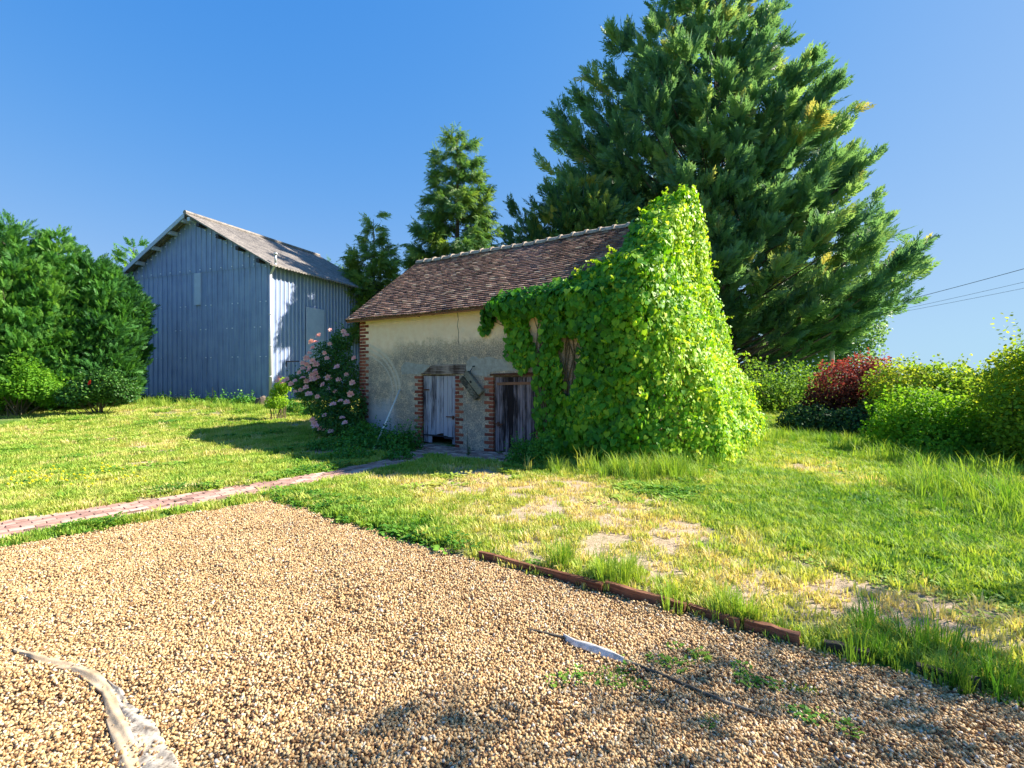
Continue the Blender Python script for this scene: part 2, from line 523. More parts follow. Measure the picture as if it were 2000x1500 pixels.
# pebble patches
t = NT('pebbles')
tint = t.attr('tint')
v = t.coords('Object')
col = t.ramp(tint, [(0, (.13, .065, .035)), (.25, (.38, .215, .09)), (.5, (.58, .38, .175)), (.8, (.68, .51, .28)), (1, (.66, .60, .50))])
nz = t.noise(v, 120, 3)
M['pebble'] = t.done(t.principled(t.mix(.35, col, t.ramp(nz, [(.3, (.3, .3, .3)), (.7, (1, 1, 1))]), 'MULTIPLY'), .65, spec=.35))
def ico():
    import bmesh
    bm = bmesh.new(); bmesh.ops.create_icosphere(bm, subdivisions=1, radius=1)
    V = np.array([v.co[:] for v in bm.verts]); Fc = np.array([[v.index for v in f.verts] for f in bm.faces]); bm.free()
    return V, Fc
IV, IF = ico()
def pebble_patch(i):
    n = 120; R = .13
    ang = rnd(n, 0, 2 * PI); rr = R * np.sqrt(rnd(n))
    P = np.stack([rr * np.cos(ang), rr * np.sin(ang), rnd(n, -.002, .010)], 1)
    s = np.stack([rnd(n, .0055, .0125), rnd(n, .0045, .008), rnd(n, .003, .0055)], 1)
    V0 = IV[None] * (1 + .18 * rng.normal(size=(n, len(IV), 1)).clip(-1.2, 1.2)) * s[:, None, :]
    d = rdir(n); d[:, 2] *= .45
    R_ = frames(d, np.tile([0, 0, 1.], (n, 1)) + .25 * rdir(n))
    V = np.einsum('nij,nmj->nmi', R_, V0[:, :, [1, 0, 2]]) + P[:, None, :]
    Fc = (IF[None] + np.arange(n)[:, None, None] * len(IV)).reshape(-1, 3)
    tt = np.repeat(np.clip(rng.normal(.5, .27, n), 0, 1), len(IV))
    return to_mesh('pebble_patch', V.reshape(-1, 3), Fc, tt, smooth=True, mats=[M['pebble']])
pc = proto_collection('pebble_protos', [pebble_patch(i) for i in range(10)])
n = 9000
x = rnd(n, -7.6, 4.0); y = rnd(n, .9, 6.5)
k = (polydist(x, y, GRAVEL) < -.06) & (np.abs(x) < y * 1.05 + 1.2)
x, y = x[k], y[k]; n = len(x)
P = np.stack([x, y, gravel_z(x, y) + .002], 1)
rot = np.stack([rnd(n, -.05, .05), rnd(n, -.05, .05), rnd(n, 0, 6.28)], 1)
s = rnd(n, .95, 1.25)
scatter_stuff('gravel', P, rot, np.stack([s, s, s * rnd(n, .9, 1.4)], 1), rng.integers(0, 10, n), rnd(n), pc, 'tan and brown pebble gravel covering the driveway', 'gravel')

# grass clumps
def grass_clump(kind):
    if kind == 'lawn': n, R, h0, h1, w = 42, .085, .025, .065, .0042
    elif kind == 'mid': n, R, h0, h1, w = 34, .08, .07, .17, .0045
    elif kind == 'tall': n, R, h0, h1, w = 30, .10, .22, .55, .005
    Vs, F3, F4 = [], [], []
    for i in range(n):
        a = random.uniform(0, 2 * PI); r = R * math.sqrt(random.random())
        b = Vector((r * math.cos(a), r * math.sin(a), 0))
        h = random.uniform(h0, h1); lean = random.uniform(.1, .7 if kind != 'mid' else .5) * h
        a2 = a + random.uniform(-1.2, 1.2) if kind != 'lawn' else random.uniform(0, 2 * PI)
        ld = Vector((math.cos(a2), math.sin(a2), 0)); sd = Vector((-ld.y, ld.x, 0)) * w * random.uniform(.7, 1.4)
        m = b + ld * lean * .35 + Vector((0, 0, h * .62)); tp = b + ld * lean + Vector((0, 0, h * random.uniform(.75, 1.0)))
        k = len(Vs)
        Vs += [b - sd, b + sd, m - sd * .8, m + sd * .8, tp]
        F4.append([k, k + 1, k + 3, k + 2]); F3.append([k + 2, k + 3, k + 4])
    return to_mesh('grass_clump', np.array([tuple(p) for p in Vs]), [np.array(F4), np.array(F3)], mats=[M['grass']])
def weed_clump():
    n = 26; a = rnd(n, 0, 2 * PI); r = .09 * np.sqrt(rnd(n))
    P = np.stack([r * np.cos(a), r * np.sin(a), rnd(n, .01, .05)], 1)
    d = np.stack([np.cos(a), np.sin(a), rnd(n, -.1, .6)], 1)
    V, Fs = scatter(OVAL, P, frames(d, np.tile([0, 0, 1.], (n, 1)) + .4 * rdir(n)), rnd(n, .03, .055))
    return to_mesh('weed_clump', V, Fs, mats=[M['grass']])
gcol = [grass_clump('lawn') for i in range(7)] + [grass_clump('mid') for i in range(4)] + [grass_clump('tall') for i in range(4)] + [weed_clump() for i in range(4)]
for i, m_ in enumerate(gcol): m_.name = 'clump_%02d' % i
pg = proto_collection('grass_protos', gcol)

def lawn_points(n, x0, x1, y0, y1, margin=1.0):
    x = rnd(n, x0, x1); y = rnd(n, y0, y1)
    k = np.abs(x) < y * 1.06 + margin
    return x[k], y[k]
def ground_ok(x, y, gm=.0):
    ok = (polydist(x, y, GRAVEL) > gm) & (polydist(x, y, PATH) > .03) & (polydist(x, y, YARD) > .10)
    ux = (x - HO[0]) * HU[0] + (y - HO[1]) * HU[1]; vx = (x - HO[0]) * HV[0] + (y - HO[1]) * HV[1]
    ok &= ~((ux > -.05) & (ux < 8.3) & (vx > -.02) & (vx < 5.1))
    return ok
def emit_grass(name, x, y, idx, scale, tint, label, zsc=None):
    n = len(x)
    P = np.stack([x, y, terrain(x, y) - .004], 1)
    rot = np.stack([rnd(n, -.12, .12), rnd(n, -.12, .12), rnd(n, 0, 6.28)], 1)
    zs = scale if zsc is None else scale * zsc
    scatter_stuff(name, P, rot, np.stack([scale, scale, zs], 1), idx, tint, pg, label, 'grass')

xa, ya = lawn_points(30000, -8, 8, 2.2, 8)
xb, yb = lawn_points(34000, -16, 17, 8, 17)
xc, yc = lawn_points(20000, -26, 22, 17, 27)
x = np.concatenate([xa, xb, xc]); y = np.concatenate([ya, yb, yc])
d = dryness(x, y)
k = ground_ok(x, y, .03) & (rnd(len(x)) > np.minimum((d - .43) * 2.5, .87))
x, y, d = x[k], y[k], d[k]; n = len(x)
P3 = np.stack([x, y, x * 0], 1)
wd = vnoise(P3, 1.1, 9) + .5 * vnoise(P3, 3.3, 4)
isw = (wd > .42) & (rnd(n) < .45)
lush = np.clip((x - .42 * y) / 1.2, 0, 1) * np.clip((y - 3.2) / 1, 0, 1)
mid = rnd(n) < (.10 + .65 * lush)
idx = np.where(isw, rng.integers(15, 19, n), np.where(mid, rng.integers(7, 11, n), rng.integers(0, 7, n)))
sc = rnd(n, .8, 1.3) * (1 + np.clip(y - 5, 0, 15) * .05) * np.where(isw & (y < 6), .6, 1.0)
tint = np.clip(.24 + d * .9 + rng.normal(0, .12, n) - .30 * isw, 0, 1)
emit_grass('grass', x, y, idx, sc, tint, 'patchy mown lawn grass in lime green and straw yellow', np.where(mid, .62, 1.0))
LAWN = True

# ------------------------------------------------------------------ building materials
def wood_mat(name, light, dark, thr=.5, streak=(26, 26, 1.6)):
    t = NT(name); v = t.coords('Object', streak)
    tint = t.attr('tint')
    n = t.noise(v, 1.0, 6, .7, .4)
    n2 = t.noise(t.coords('Object', (3, 3, .9)), 1.5, 3)
    f = t.math('ADD', n, t.math('MULTIPLY', t.math('SUBTRACT', n2, .5), .7))
    f = t.math('ADD', f, t.math('SUBTRACT', tint, .5))
    col = t.ramp(f, [(thr - .12, dark), (thr + .02, tuple((a + b) / 2 for a, b in zip(light, dark))), (thr + .12, light)])
    return t.done(t.principled(col, .85, t.bump(n, .5, .01), spec=.2))
M['door_pale'] = wood_mat('weathered_grey_boards', (.42, .38, .42), (.05, .04, .05), .44)
M['door_dark'] = wood_mat('weathered_dark_boards', (.26, .20, .22), (.018, .012, .014), .53)
M['beam'] = wood_mat('old_beam_wood', (.34, .26, .22), (.07, .04, .03), .5, (1.6, 26, 30))
M['board_red'] = wood_mat('edging_board_wood', (.26, .12, .07), (.09, .035, .02), .5, (2, 20, 40))
M['old_wood'] = wood_mat('grey_lichened_wood', (.24, .21, .16), (.05, .045, .035), .5, (14, 14, 30))

t = NT('rust_iron'); n = t.noise(t.coords('Object'), 30, 4)
M['rust'] = t.done(t.principled(t.ramp(n, [(.3, (.05, .02, .012)), (.7, (.20, .07, .035))]), .8, spec=.3))
t = NT('dark_iron'); M['iron'] = t.done(t.principled((.03, .025, .03), .6))
t = NT('dark_interior'); M['interior'] = t.done(t.principled((.02, .016, .014), .95))
t = NT('brick'); tint = t.attr('tint'); n = t.noise(t.coords('Object'), 40, 4)
col = t.ramp(t.math('ADD', tint, t.math('MULTIPLY', t.math('SUBTRACT', n, .5), .5)), [(0, (.09, .025, .025)), (.5, (.26, .065, .04)), (1, (.42, .14, .08))])
M['brick'] = t.done(t.principled(col, .9, t.bump(n, .5, .01), spec=.15))
t = NT('paver'); tint = t.attr('tint'); n = t.noise(t.coords('Object'), 18, 4)
col = t.ramp(t.math('ADD', tint, t.math('MULTIPLY', t.math('SUBTRACT', n, .5), .7)), [(0, (.17, .10, .08)), (.5, (.40, .24, .20)), (1, (.58, .42, .34))])
M['paver'] = t.done(t.principled(col, .9, t.bump(n, .6, .01), spec=.15))
t = NT('roof_tile'); tint = t.attr('tint'); v = t.coords('Object'); n = t.noise(v, 6, 5, .6); n2 = t.noise(v, 45, 3, .6)
col = t.ramp(t.math('ADD', tint, t.math('MULTIPLY', t.math('SUBTRACT', n, .5), .5)), [(0, (.06, .032, .036)), (.35, (.17, .085, .07)), (.65, (.34, .19, .14)), (1, (.58, .44, .33))])
col = t.mix(t.step(n2, .56, .66), col, (.50, .45, .36))
M['tile'] = t.done(t.principled(col, .9, t.bump(n2, .5, .01), spec=.15))
t = NT('ridge_mortar'); v = t.coords('Object'); n = t.noise(v, 14, 5, .65)
M['ridge'] = t.done(t.principled(t.ramp(n, [(.3, (.16, .12, .10)), (.55, (.42, .35, .28)), (.75, (.60, .55, .45))]), .9, t.bump(n, .6, .02), spec=.15))

# weathered lime render: stains have their own shape in wall coordinates
t = NT('lime_render'); v = t.coords('Object')
sep = t.n('ShaderNodeSeparateXYZ'); t.l(v, sep.inputs[0]); U_, Z_ = sep.outputs[0], sep.outputs[2]
nb = t.noise(v, 1.1, 5, .6, .3); nf = t.noise(v, 30, 6, .72); nm = t.noise(v, 6, 5, .65); nv = t.noise(v, 75, 3, .6)
base = t.ramp(nm, [(.3, (.90, .61, .39)), (.6, (.96, .70, .49)), (.8, (.96, .77, .60))])
zz = t.math('ADD', Z_, t.math('MULTIPLY', t.math('SUBTRACT', nb, .5), 1.5))
low = t.math('SUBTRACT', 1.0, t.step(zz, 1.9, 2.75))
speck = t.step(t.math('ADD', nf, t.math('MULTIPLY', nb, .25)), .58, .68)
grey = t.ramp(nf, [(.3, (.17, .14, .12)), (.5, (.42, .35, .28)), (.75, (.76, .65, .53))])
soft = t.math('MULTIPLY', low, t.step(nm, .22, .62))
c1 = t.mix(t.math('MULTIPLY', soft, .95), base, grey)
# horizontal sooty band above the doors
bz = t.math('ABSOLUTE', t.math('SUBTRACT', t.math('ADD', Z_, t.math('MULTIPLY', t.math('SUBTRACT', nm, .5), .7)), 2.28))
bandm = t.math('MULTIPLY', t.math('SUBTRACT', 1.0, t.step(bz, .05, .34)), t.step(U_, .9, 2.0))
c2 = t.mix(t.math('MULTIPLY', bandm, t.math('ADD', .2, t.math('MULTIPLY', speck, .4))), c1, (.15, .13, .105))
c2 = t.mix(t.math('MULTIPLY', t.math('MULTIPLY', speck, low), .75), c2, (.13, .11, .10))
# pale sweeping arc left where a vine was trained
cx = t.math('SUBTRACT', U_, .2); cz = t.math('SUBTRACT', Z_, 1.15)
rr = t.math('SQRT', t.math('ADD', t.math('MULTIPLY', cx, cx), t.math('MULTIPLY', cz, cz)))
def ring(r0, w): return t.math('SUBTRACT', 1.0, t.step(t.math('ABSOLUTE', t.math('SUBTRACT', t.math('ADD', rr, t.math('MULTIPLY', t.math('SUBTRACT', nb, .5), .2)), r0)), w * .3, w))
arc = t.math('MULTIPLY', t.math('MAXIMUM', ring(1.22, .05), t.math('MAXIMUM', ring(1.34, .06), ring(1.08, .03))), t.step(cz, -.2, .2))
arc = t.math('MULTIPLY', arc, t.step(U_, .25, .5))
c3 = t.mix(t.math('MULTIPLY', arc, .55), c2, (.62, .54, .44))
# white efflorescence low on the left
wl_ = t.math('MULTIPLY', t.math('SUBTRACT', 1.0, t.step(t.math('ADD', Z_, t.math('MULTIPLY', t.math('SUBTRACT', nb, .5), 1.6)), .55, 1.1)), t.math('SUBTRACT', 1.0, t.step(U_, 1.0, 1.7)))
c4 = t.mix(t.math('MULTIPLY', wl_, .75), c3, (.45, .45, .50))
c4 = t.mix(t.math('MULTIPLY', t.step(nv, .68, .74), .7), c4, (.75, .70, .62))
M['render'] = t.done(t.principled(c4, .95, t.bump(t.math('ADD', nf, nm), .5, .02), spec=.1))
t = NT('cement_patch'); v = t.coords('Object'); n = t.noise(v, 9, 6, .65)
M['cement'] = t.done(t.principled(t.ramp(n, [(.3, (.27, .25, .22)), (.7, (.44, .41, .37))]), .9, t.bump(n, .5, .01), spec=.15))

# ------------------------------------------------------------------ HOUSE (local x along the front, y into the house, z up)
HL, HD = 7.75, 5.0
EZ, RZ = 3.30, 5.20
ALPHA = math.atan2(RZ - EZ, HD / 2)
house = empty('stone_outbuilding', (HO[0], HO[1], 0), HANG, 'old rendered outbuilding with tiled roof, brick corners and two low doors', 'outbuilding')
DOORS = [(2.31, 3.415, -.02, 1.69), (4.50, 5.63, -.05, 1.66)]
wt = .38
def rough_wall(name):
    mb = MB()
    zb = -.5
    xs_ = [0, DOORS[0][0], DOORS[0][1], DOORS[1][0], DOORS[1][1], HL]
    mb.box((xs_[0], 0, zb), (xs_[1], wt, EZ)); mb.box((xs_[2], 0, zb), (xs_[3], wt, EZ)); mb.box((xs_[4], 0, zb), (xs_[5], wt, EZ))
    for (a, b, z0, z1) in DOORS:
        mb.box((a, 0, z1), (b, wt, EZ)); mb.box((a, .12, zb), (b, wt, z0 - .02))
    return mb.build(name, M['render'], house)
rough_wall('front_wall')
mb = MB(); mb.box((0, HD - wt, -.5), (HL, HD, EZ)); mb.build('back_wall', M['render'], house)
def gable(x0, x1):
    mb = MB(); V = []
    pts = [(wt, -.5), (HD - wt, -.5), (HD - wt, EZ), (HD / 2, RZ - .12), (wt, EZ)]
    pts[2] = (HD - wt, EZ + wt * math.tan(ALPHA) - .12); pts[4] = (wt, EZ + wt * math.tan(ALPHA) - .12)
    n = 5
    V = [(x0, y, z) for y, z in pts] + [(x1, y, z) for y, z in pts]
    Fs = [tuple(range(n - 1, -1, -1)), tuple(range(n, 2 * n))] + [(k, (k + 1) % n, (k + 1) % n + n, k + n) for k in range(n)]
    mb.add(V, Fs); mb.build('gable_wall', M['render'], house)
gable(.001, wt); gable(HL - wt, HL - .001)
# near-black sheet: the dark of the room behind doors put into colour
mb = MB(); mb.box((wt + .01, 1.6, -.4), (HL - wt - .01, 1.62, EZ)); mb.build('dark_backing', M['interior'], house)

# brick quoins on the left corner (proud by 6 mm) - jittered courses
mb = MB()
z = -.1; i = 0
while z < EZ - .12:
    L = .36 if i % 2 else .24
    h = .068
    if i % 2:
        mb.box((-.008, -.010, z), (L * .55, .1, z + h), random.uniform(.15, .8), jit=.004); mb.box((L * .58, -.009, z), (L, .05, z + h), random.uniform(.15, .8), jit=.004)
    else:
        mb.box((-.008, -.012, z), (.09, .1, z + h), random.uniform(.15, .8), jit=.004); mb.box((.10, -.010, z), (L, .05, z + h), random.uniform(.15, .8), jit=.004)
    z += .088; i += 1
mb.build('corner_bricks', M['brick'], house, bevel=.004)
# brick jambs around the doors
for di, (a, b, z0, z1) in enumerate(DOORS):
    for side in (0, 1):
        mb = MB(); z = z0 - .1; i = side
        while z < z1 - (.07 if di == 0 else .02):
            L = (.23 if i % 2 else .11) * random.uniform(.92, 1.08)
            h = .068
            tn = random.uniform(.2, .9)
            if side == 0: mb.box((a - L, -.012, z), (a + .012, .10, z + h), tn, jit=.005)
            else: mb.box((b - .012, -.012, z), (b + L, .10, z + h), tn, jit=.005)
            z += .090; i += 1
        mb.build('brick_jamb', M['brick'], house, bevel=.005)

# lintels
mb = MB(); mb.prism([(2.26, 1.70), (3.70, 1.70), (3.72, 1.80), (3.72, 1.93), (2.75, 1.93), (2.62, 1.90), (2.42, 1.74)], -.025, .12); mb.build('wood_lintel', M['beam'], house, bevel=.01)
mb = MB(); mb.prism([(4.42, 1.665), (5.72, 1.665), (5.72, 1.74), (4.60, 1.715), (4.42, 1.70)], -.02, .12, .3); mb.build('wood_lintel', M['board_red'], house, bevel=.006)

# cement patches over the doors
def jag(pts, amp=.02, n=6):
    out = []
    for i in range(len(pts)):
        a, b = pts[i], pts[(i + 1) % len(pts)]
        for k in range(n):
            f = k / n
            out.append((a[0] + (b[0] - a[0]) * f + random.uniform(-amp, amp), a[1] + (b[1] - a[1]) * f + random.uniform(-amp, amp)))
    return out
mb = MB()
mb.prism(jag([(1.62, 1.70), (2.24, 1.70), (2.40, 1.77), (2.60, 1.92), (2.1, 1.98), (1.75, 2.02), (1.6, 1.9)], .012), -.006, .01)
mb.build('cement_patch', M['cement'], house)
mb = MB()
mb.prism(jag([(3.745, 1.68), (4.35, 1.66), (4.50, 1.76), (5.70, 1.78), (6.1, 1.8), (6.1, 2.04), (5.3, 2.06), (4.7, 2.02), (4.4, 2.08), (4.15, 2.05), (3.95, 2.12), (3.745, 2.0)], .02), -.006, .01)
mb.build('cement_patch', M['cement'], house)
mb = MB()
cr = [(3.46, 3.22), (3.50, 3.0), (3.47, 2.85), (3.51, 2.7), (3.495, 2.5), (3.52, 2.38)]
for (a, b) in zip(cr[:-1], cr[1:]):
    mb.add([(a[0] - .008, -.003, a[1]), (a[0] + .006, -.003, a[1]), (b[0] + .006, -.003, b[1]), (b[0] - .005, -.003, b[1])], [(0, 1, 2, 3)])
mb.build('plaster_crack', M['interior'], house)

def door(a, b, z0, z1, mat, tints, bottoms, name='plank_door'):
    dr = empty('plank_door', (a, .055, z0)); dr.parent = house
    w = b - a; n = len(tints); mb = MB(); x = .03
    wd_ = [random.uniform(.85, 1.2) for _ in range(n)]; s = (w - .06) / sum(wd_)
    for i in range(n):
        pw = wd_[i] * s
        if tints[i] is None: x += pw; continue
        y = random.uniform(-.005, .005)
        x0_, x1_ = x + .004, x + pw - .004
        k = [(x0_, bottoms[i] + random.uniform(0, .03)), (x1_, bottoms[i] + random.uniform(0, .03)), (x1_ , z1 - z0 - .03), (x0_, z1 - z0 - .03)]
        mb.prism(k, y, y + .025, tints[i])
        x += pw
    mb.build('boards', mat, dr, bevel=.003)
    mb = MB(); H = z1 - z0
    mb.box((0, -.01, 0), (.03, .05, H), .4); mb.box((w - .03, -.01, 0), (w, .05, H), .4); mb.box((.03, -.008, H - .03), (w - .03, .05, H), .4)
    mb.box((.03, .026, .25), (w - .03, .05, .37), .3); mb.box((.03, .026, H - .4), (w - .03, .05, H - .28), .3)
    mb.build('frame', M['beam'], dr)
    return dr
d1 = door(*DOORS[0], M['door_pale'], [.42, .58, .45, .66, .56, .68, .6, .50], [.02, .02, .20, .24, .26, .22, .14, .03])
mb = MB(); mb.box((.0, -.022, 1.32), (.22, -.008, 1.355)); mb.build('hinge', M['rust'], d1)
mb = MB(); mb.box((-.05, -.024, .20), (.75, -.008, .235)); mb.box((.72, -.024, .165), (1.0, -.008, .215)); mb.build('hinge', M['iron'], d1)
mb = MB(); mb.box((.78, -.03, .685), (1.08, -.012, .71)); mb.box((.98, -.035, .64), (1.02, -.012, .73)); mb.build('latch', M['rust'], d1)
d2 = door(*DOORS[1], M['door_dark'], [.60, .54, .46, .30, .52, .58, .50, .62, .46], [0, .01, .0, .0, .03, .0, .02, 0, 0])
mb = MB(); mb.box((.12, -.022, 1.50), (1.13, .0, 1.56), .65, M=Matrix.Rotation(math.radians(-1.5), 4, 'Y')); mb.build('rail', M['board_red'], d2)
mb = MB(); mb.box((.40, -.012, .04), (.95, .03, .12), .6); mb.build('rail', M['board_red'], d2)
mb = MB(); mb.box((-.06, -.03, .62), (.24, -.012, .645)); mb.box((.10, -.04, .58), (.15, -.012, .68)); mb.tube([(.18, -.03, .62), (.2, -.04, .57), (.16, -.04, .55)], .008, 6); mb.build('latch', M['rust'], d2)

# roof: rows of small flat tiles
OV = .30
def slope_pt(u, s, side, h=0.0):
    """s along the slope up from the eave edge"""
    y = -OV + s * math.cos(ALPHA) - h * math.sin(ALPHA); z = EZ - OV * math.tan(ALPHA) + .10 + s * math.sin(ALPHA) + h * math.cos(ALPHA)
    sag = -.035 * math.sin(max(0, min(1, (u + .2) / HL)) * PI) * (s / 3.5) + .012 * math.sin(u * 1.9 + s)
    z += sag
    if side: y = HD - y
    return (u, y, z)
SL = (HD / 2 + OV) / math.cos(ALPHA)
def tiles(side):
    mb = MB(); rows = 33; ex = SL / rows; tw = .165
    for r in range(rows):
        s0 = r * ex; off = (r % 2) * tw * .5 + random.uniform(-.012, .012)
        u = -.22 - tw + off
        while u < HL + .15:
            a = max(u, -.22) + .003; b = min(u + tw, HL + .18) - .003
            if b - a > .02:
                ds = random.uniform(-.012, .010); lift = random.uniform(0, .010); tk = .032
                s1 = s0 + ex * 1.25
                p = [slope_pt(a, s0 + ds, side, tk + lift + .004), slope_pt(b, s0 + ds, side, tk + lift + random.uniform(0, .005)), slope_pt(b, s1, side, .006), slope_pt(a, s1, side, .006),
                     slope_pt(a, s0 + ds, side, lift), slope_pt(b, s0 + ds, side, lift)]
                tn = min(1, max(0, random.gauss(.42, .22)))
                Fs = [(0, 1, 2, 3), (4, 5, 1, 0), (4, 0, 3), (5, 2, 1)]
                if side: Fs = [f[::-1] for f in Fs]
                mb.add(p, Fs, tn)
            u += tw
    # under-deck
    q = [slope_pt(-.20, 0.02, side, -.03), slope_pt(HL + .16, 0.02, side, -.03), slope_pt(HL + .16, SL - .02, side, -.03), slope_pt(-.20, SL - .02, side, -.03),
         slope_pt(-.20, 0.02, side, -.002), slope_pt(HL + .16, 0.02, side, -.002), slope_pt(HL + .16, SL - .02, side, -.002), slope_pt(-.20, SL - .02, side, -.002)]
    mb.add(q, [(0, 1, 2, 3), (7, 6, 5, 4), (0, 4, 5, 1), (1, 5, 6, 2), (2, 6, 7, 3), (3, 7, 4, 0)], .2)
    return mb.build('tiled_slope', M['tile'], roof)
roof = empty('roof'); roof.parent = house
tiles(0); tiles(1)
mb = MB(); nr = 22; rl = (HL + .38) / nr
for i in range(nr):
    u0 = -.22 + i * rl; pts = []
    zc = slope_pt(u0, SL, 0)[2] + .0
    for (uu, r_) in ((u0, .125), (u0 + rl * .80, .115), (u0 + rl * .83, .145), (u0 + rl * 1.02, .15)):
        pts.append((uu, r_))
    rings = []
    for (uu, r_) in pts:
        zc = slope_pt(uu, SL, 0)[2] - .05
        rings += [(uu, HD / 2 + r_ * math.cos(k * PI / 8) * 1.15, zc + r_ * math.sin(k * PI / 8) * random.uniform(.97, 1.05)) for k in range(9)]
    Fs = [(j * 9 + k, (j + 1) * 9 + k, (j + 1) * 9 + k + 1, j * 9 + k + 1) for j in range(3) for k in range(8)]
    Fs += [(27, 28, 29, 30, 31, 32, 33, 34, 35), (8, 7, 6, 5, 4, 3, 2, 1, 0)]
    mb.add(rings, Fs, .5)
mb.build('ridge_tiles', M['ridge'], roof)
mb = MB()
for u0, u1 in ((-.22, HL + .16),):
    for side in (0, 1):
        p = [slope_pt(u0, 0.0, side, -.075), slope_pt(u1, 0.0, side, -.075), slope_pt(u1, .05, side, -.075), slope_pt(u0, .05, side, -.075), slope_pt(u0, 0.0, side, -.032), slope_pt(u1, 0.0, side, -.032), slope_pt(u1, .05, side, -.032), slope_pt(u0, .05, side, -.032)]
        mb.add(p, [(0, 1, 5, 4), (3, 2, 1, 0), (4, 5, 6, 7), (2, 3, 7, 6)], .7)
mb.build('eave_board', M['board_red'], roof)
def rafter(u, side):
    mb = MB(); w = .07
    P = []
    for uu in (u, u + w):
        a = slope_pt(uu, .08, side, -.034); b = slope_pt(uu, OV / math.cos(ALPHA) + .15, side, -.034)
        P += [a, b, (uu, b[1], b[2] - .12), (uu, a[1] + (.1 if not side else -.1), a[2] - .06)]
    mb.add(P, [(0, 1, 2, 3), (7, 6, 5, 4), (0, 4, 5, 1), (1, 5, 6, 2), (2, 6, 7, 3), (3, 7, 4, 0)], .5)
    return mb.build('rafter_end', M['board_red'], roof)
for k in range(17):
    rafter(-.05 + k * .47, 0)
for k in range(17):
    rafter(-.05 + k * .47, 1)
# verge board on the left rake
mb = MB()
for side in (0, 1):
    p = [slope_pt(-.215, 0, side, -.05), slope_pt(-.215, SL, side, -.05), slope_pt(-.24, SL, side, -.05), slope_pt(-.24, 0, side, -.05), slope_pt(-.215, 0, side, .02), slope_pt(-.215, SL, side, .02), slope_pt(-.24, SL, side, .02), slope_pt(-.24, 0, side, .02)]
    mb.add(p, [(0, 1, 2, 3), (7, 6, 5, 4), (0, 4, 5, 1), (1, 5, 6, 2), (2, 6, 7, 3), (3, 7, 4, 0)], .5)
mb.build('verge_board', M['beam'], roof)

# wooden box hung askew between the doors
bx_c = hw(3.93, -.06)
box = empty('wall_box', (bx_c[0], bx_c[1], 1.46), HANG, 'lichened grey wooden box hanging askew on the plaster between the two doors', 'wooden box')
R45 = Matrix.Rotation(math.radians(46), 4, 'Y')
mb = MB()
for (z0, z1, tt) in ((-.16, -.01, .45), (.01, .17, .6)):
    pts = [(-.30, z0 + .02), (-.27, z0), (.33, z0), (.36, z0 + .03), (.36, z1 - .03), (.32, z1), (-.26, z1), (-.30, z1 - .02)]
    n = len(pts)
    V = [R45 @ Vector((x, -.07 if z1 > .1 else -.05, z)) for x, z in pts] + [R45 @ Vector((x, .05, z)) for x, z in pts]
    mb.add(V, [tuple(range(n)), tuple(range(2 * n - 1, n - 1, -1))] + [(k, k + n, (k + 1) % n + n, (k + 1) % n) for k in range(n)], tt)
mb.build('body', M['old_wood'], box, bevel=.012)
mb = MB(); c_ = [R45 @ Vector((-.02 + .035 * math.cos(k * PI / 5), -.075, .07 + .028 * math.sin(k * PI / 5))) for k in range(10)]
c2_ = [p + Vector((0, .01, 0)) for p in c_]
mb.add(c_ + c2_, [tuple(range(10))] + [(k, k + 10, (k + 1) % 10 + 10, (k + 1) % 10) for k in range(10)]); mb.build('entrance_hole', M['interior'], box)
mb = MB(); mb.tube([(-.03, -.03, .26), (.06, .0, .42)], .006, 6); mb.tube([(-.07, -.03, .24), (.06, .0, .42)], .006, 6); mb.tube([(.06, -.03, .42), (.06, .06, .42)], .012, 6); mb.build('hanging_wire', M['iron'], box)

# leaning pale tool handle
a0 = Vector((-3.20, 11.2, tz_scalar(11.2))); a1 = hw(1.57, -.02); a1 = Vector((a1[0], a1[1], 1.30))
mb = MB(); mb.tube([a0, a0.lerp(a1, .5) + Vector((.005, 0, .0)), a1], [.022, .020, .019], 10)
t = NT('pale_handle'); M['pale'] = t.done(t.principled((.78, .74, .66), .5))
tag(mb.build('tool_handle', M['pale'], smooth=True), 'long pale tool handle leaning against the plaster left of the doors', 'handle')

# paved path and yard in front of the doors: brick pavers
def pavers(name, poly, ang, o, mat=M['paver'], lift=.022):
    xs_ = [p[0] for p in poly]; ys_ = [p[1] for p in poly]
    c, s = math.cos(ang), math.sin(ang); L_, W_ = .205, .10
    ri = np.arange(-60, 60); ci_ = np.arange(-60, 60)
    rr_, cc_ = np.meshgrid(ri, ci_); rr_ = rr_.ravel(); cc_ = cc_.ravel()
    lx = cc_ * L_ + (rr_ % 2) * L_ * .5; ly = rr_ * W_
    wx = o[0] + lx * c - ly * s; wy = o[1] + lx * s + ly * c
    k = polydist(wx, wy, poly) < .01
    mb = MB(); wx, wy = wx[k], wy[k]
    tz_ = terrain(wx, wy)
    for x_, y_, z_ in zip(wx, wy, tz_):
        if random.random() < .04: continue
        Mx = Matrix.Translation((x_, y_, z_ + lift + random.uniform(-.006, .006))) @ Matrix.Rotation(ang + random.uniform(-.03, .03), 4, 'Z') @ Matrix.Rotation(random.uniform(-.02, .02), 4, 'X')
        mb.box((-L_ / 2 + .005, -W_ / 2 + .005, -.04), (L_ / 2 - .005, W_ / 2 - .005, 0), random.gauss(.5, .22), Mx)
    return tag(mb.build(name, mat, bevel=.005), kind='structure')
pa, pb = np.array(PATH[1]), np.array(PATH[4])
pang = math.atan2(pb[1] - pa[1], pb[0] - pa[0])
pavers('path', PATH, pang, PATH[1])
pavers('paved_yard', YARD, HANG, YARD[0])

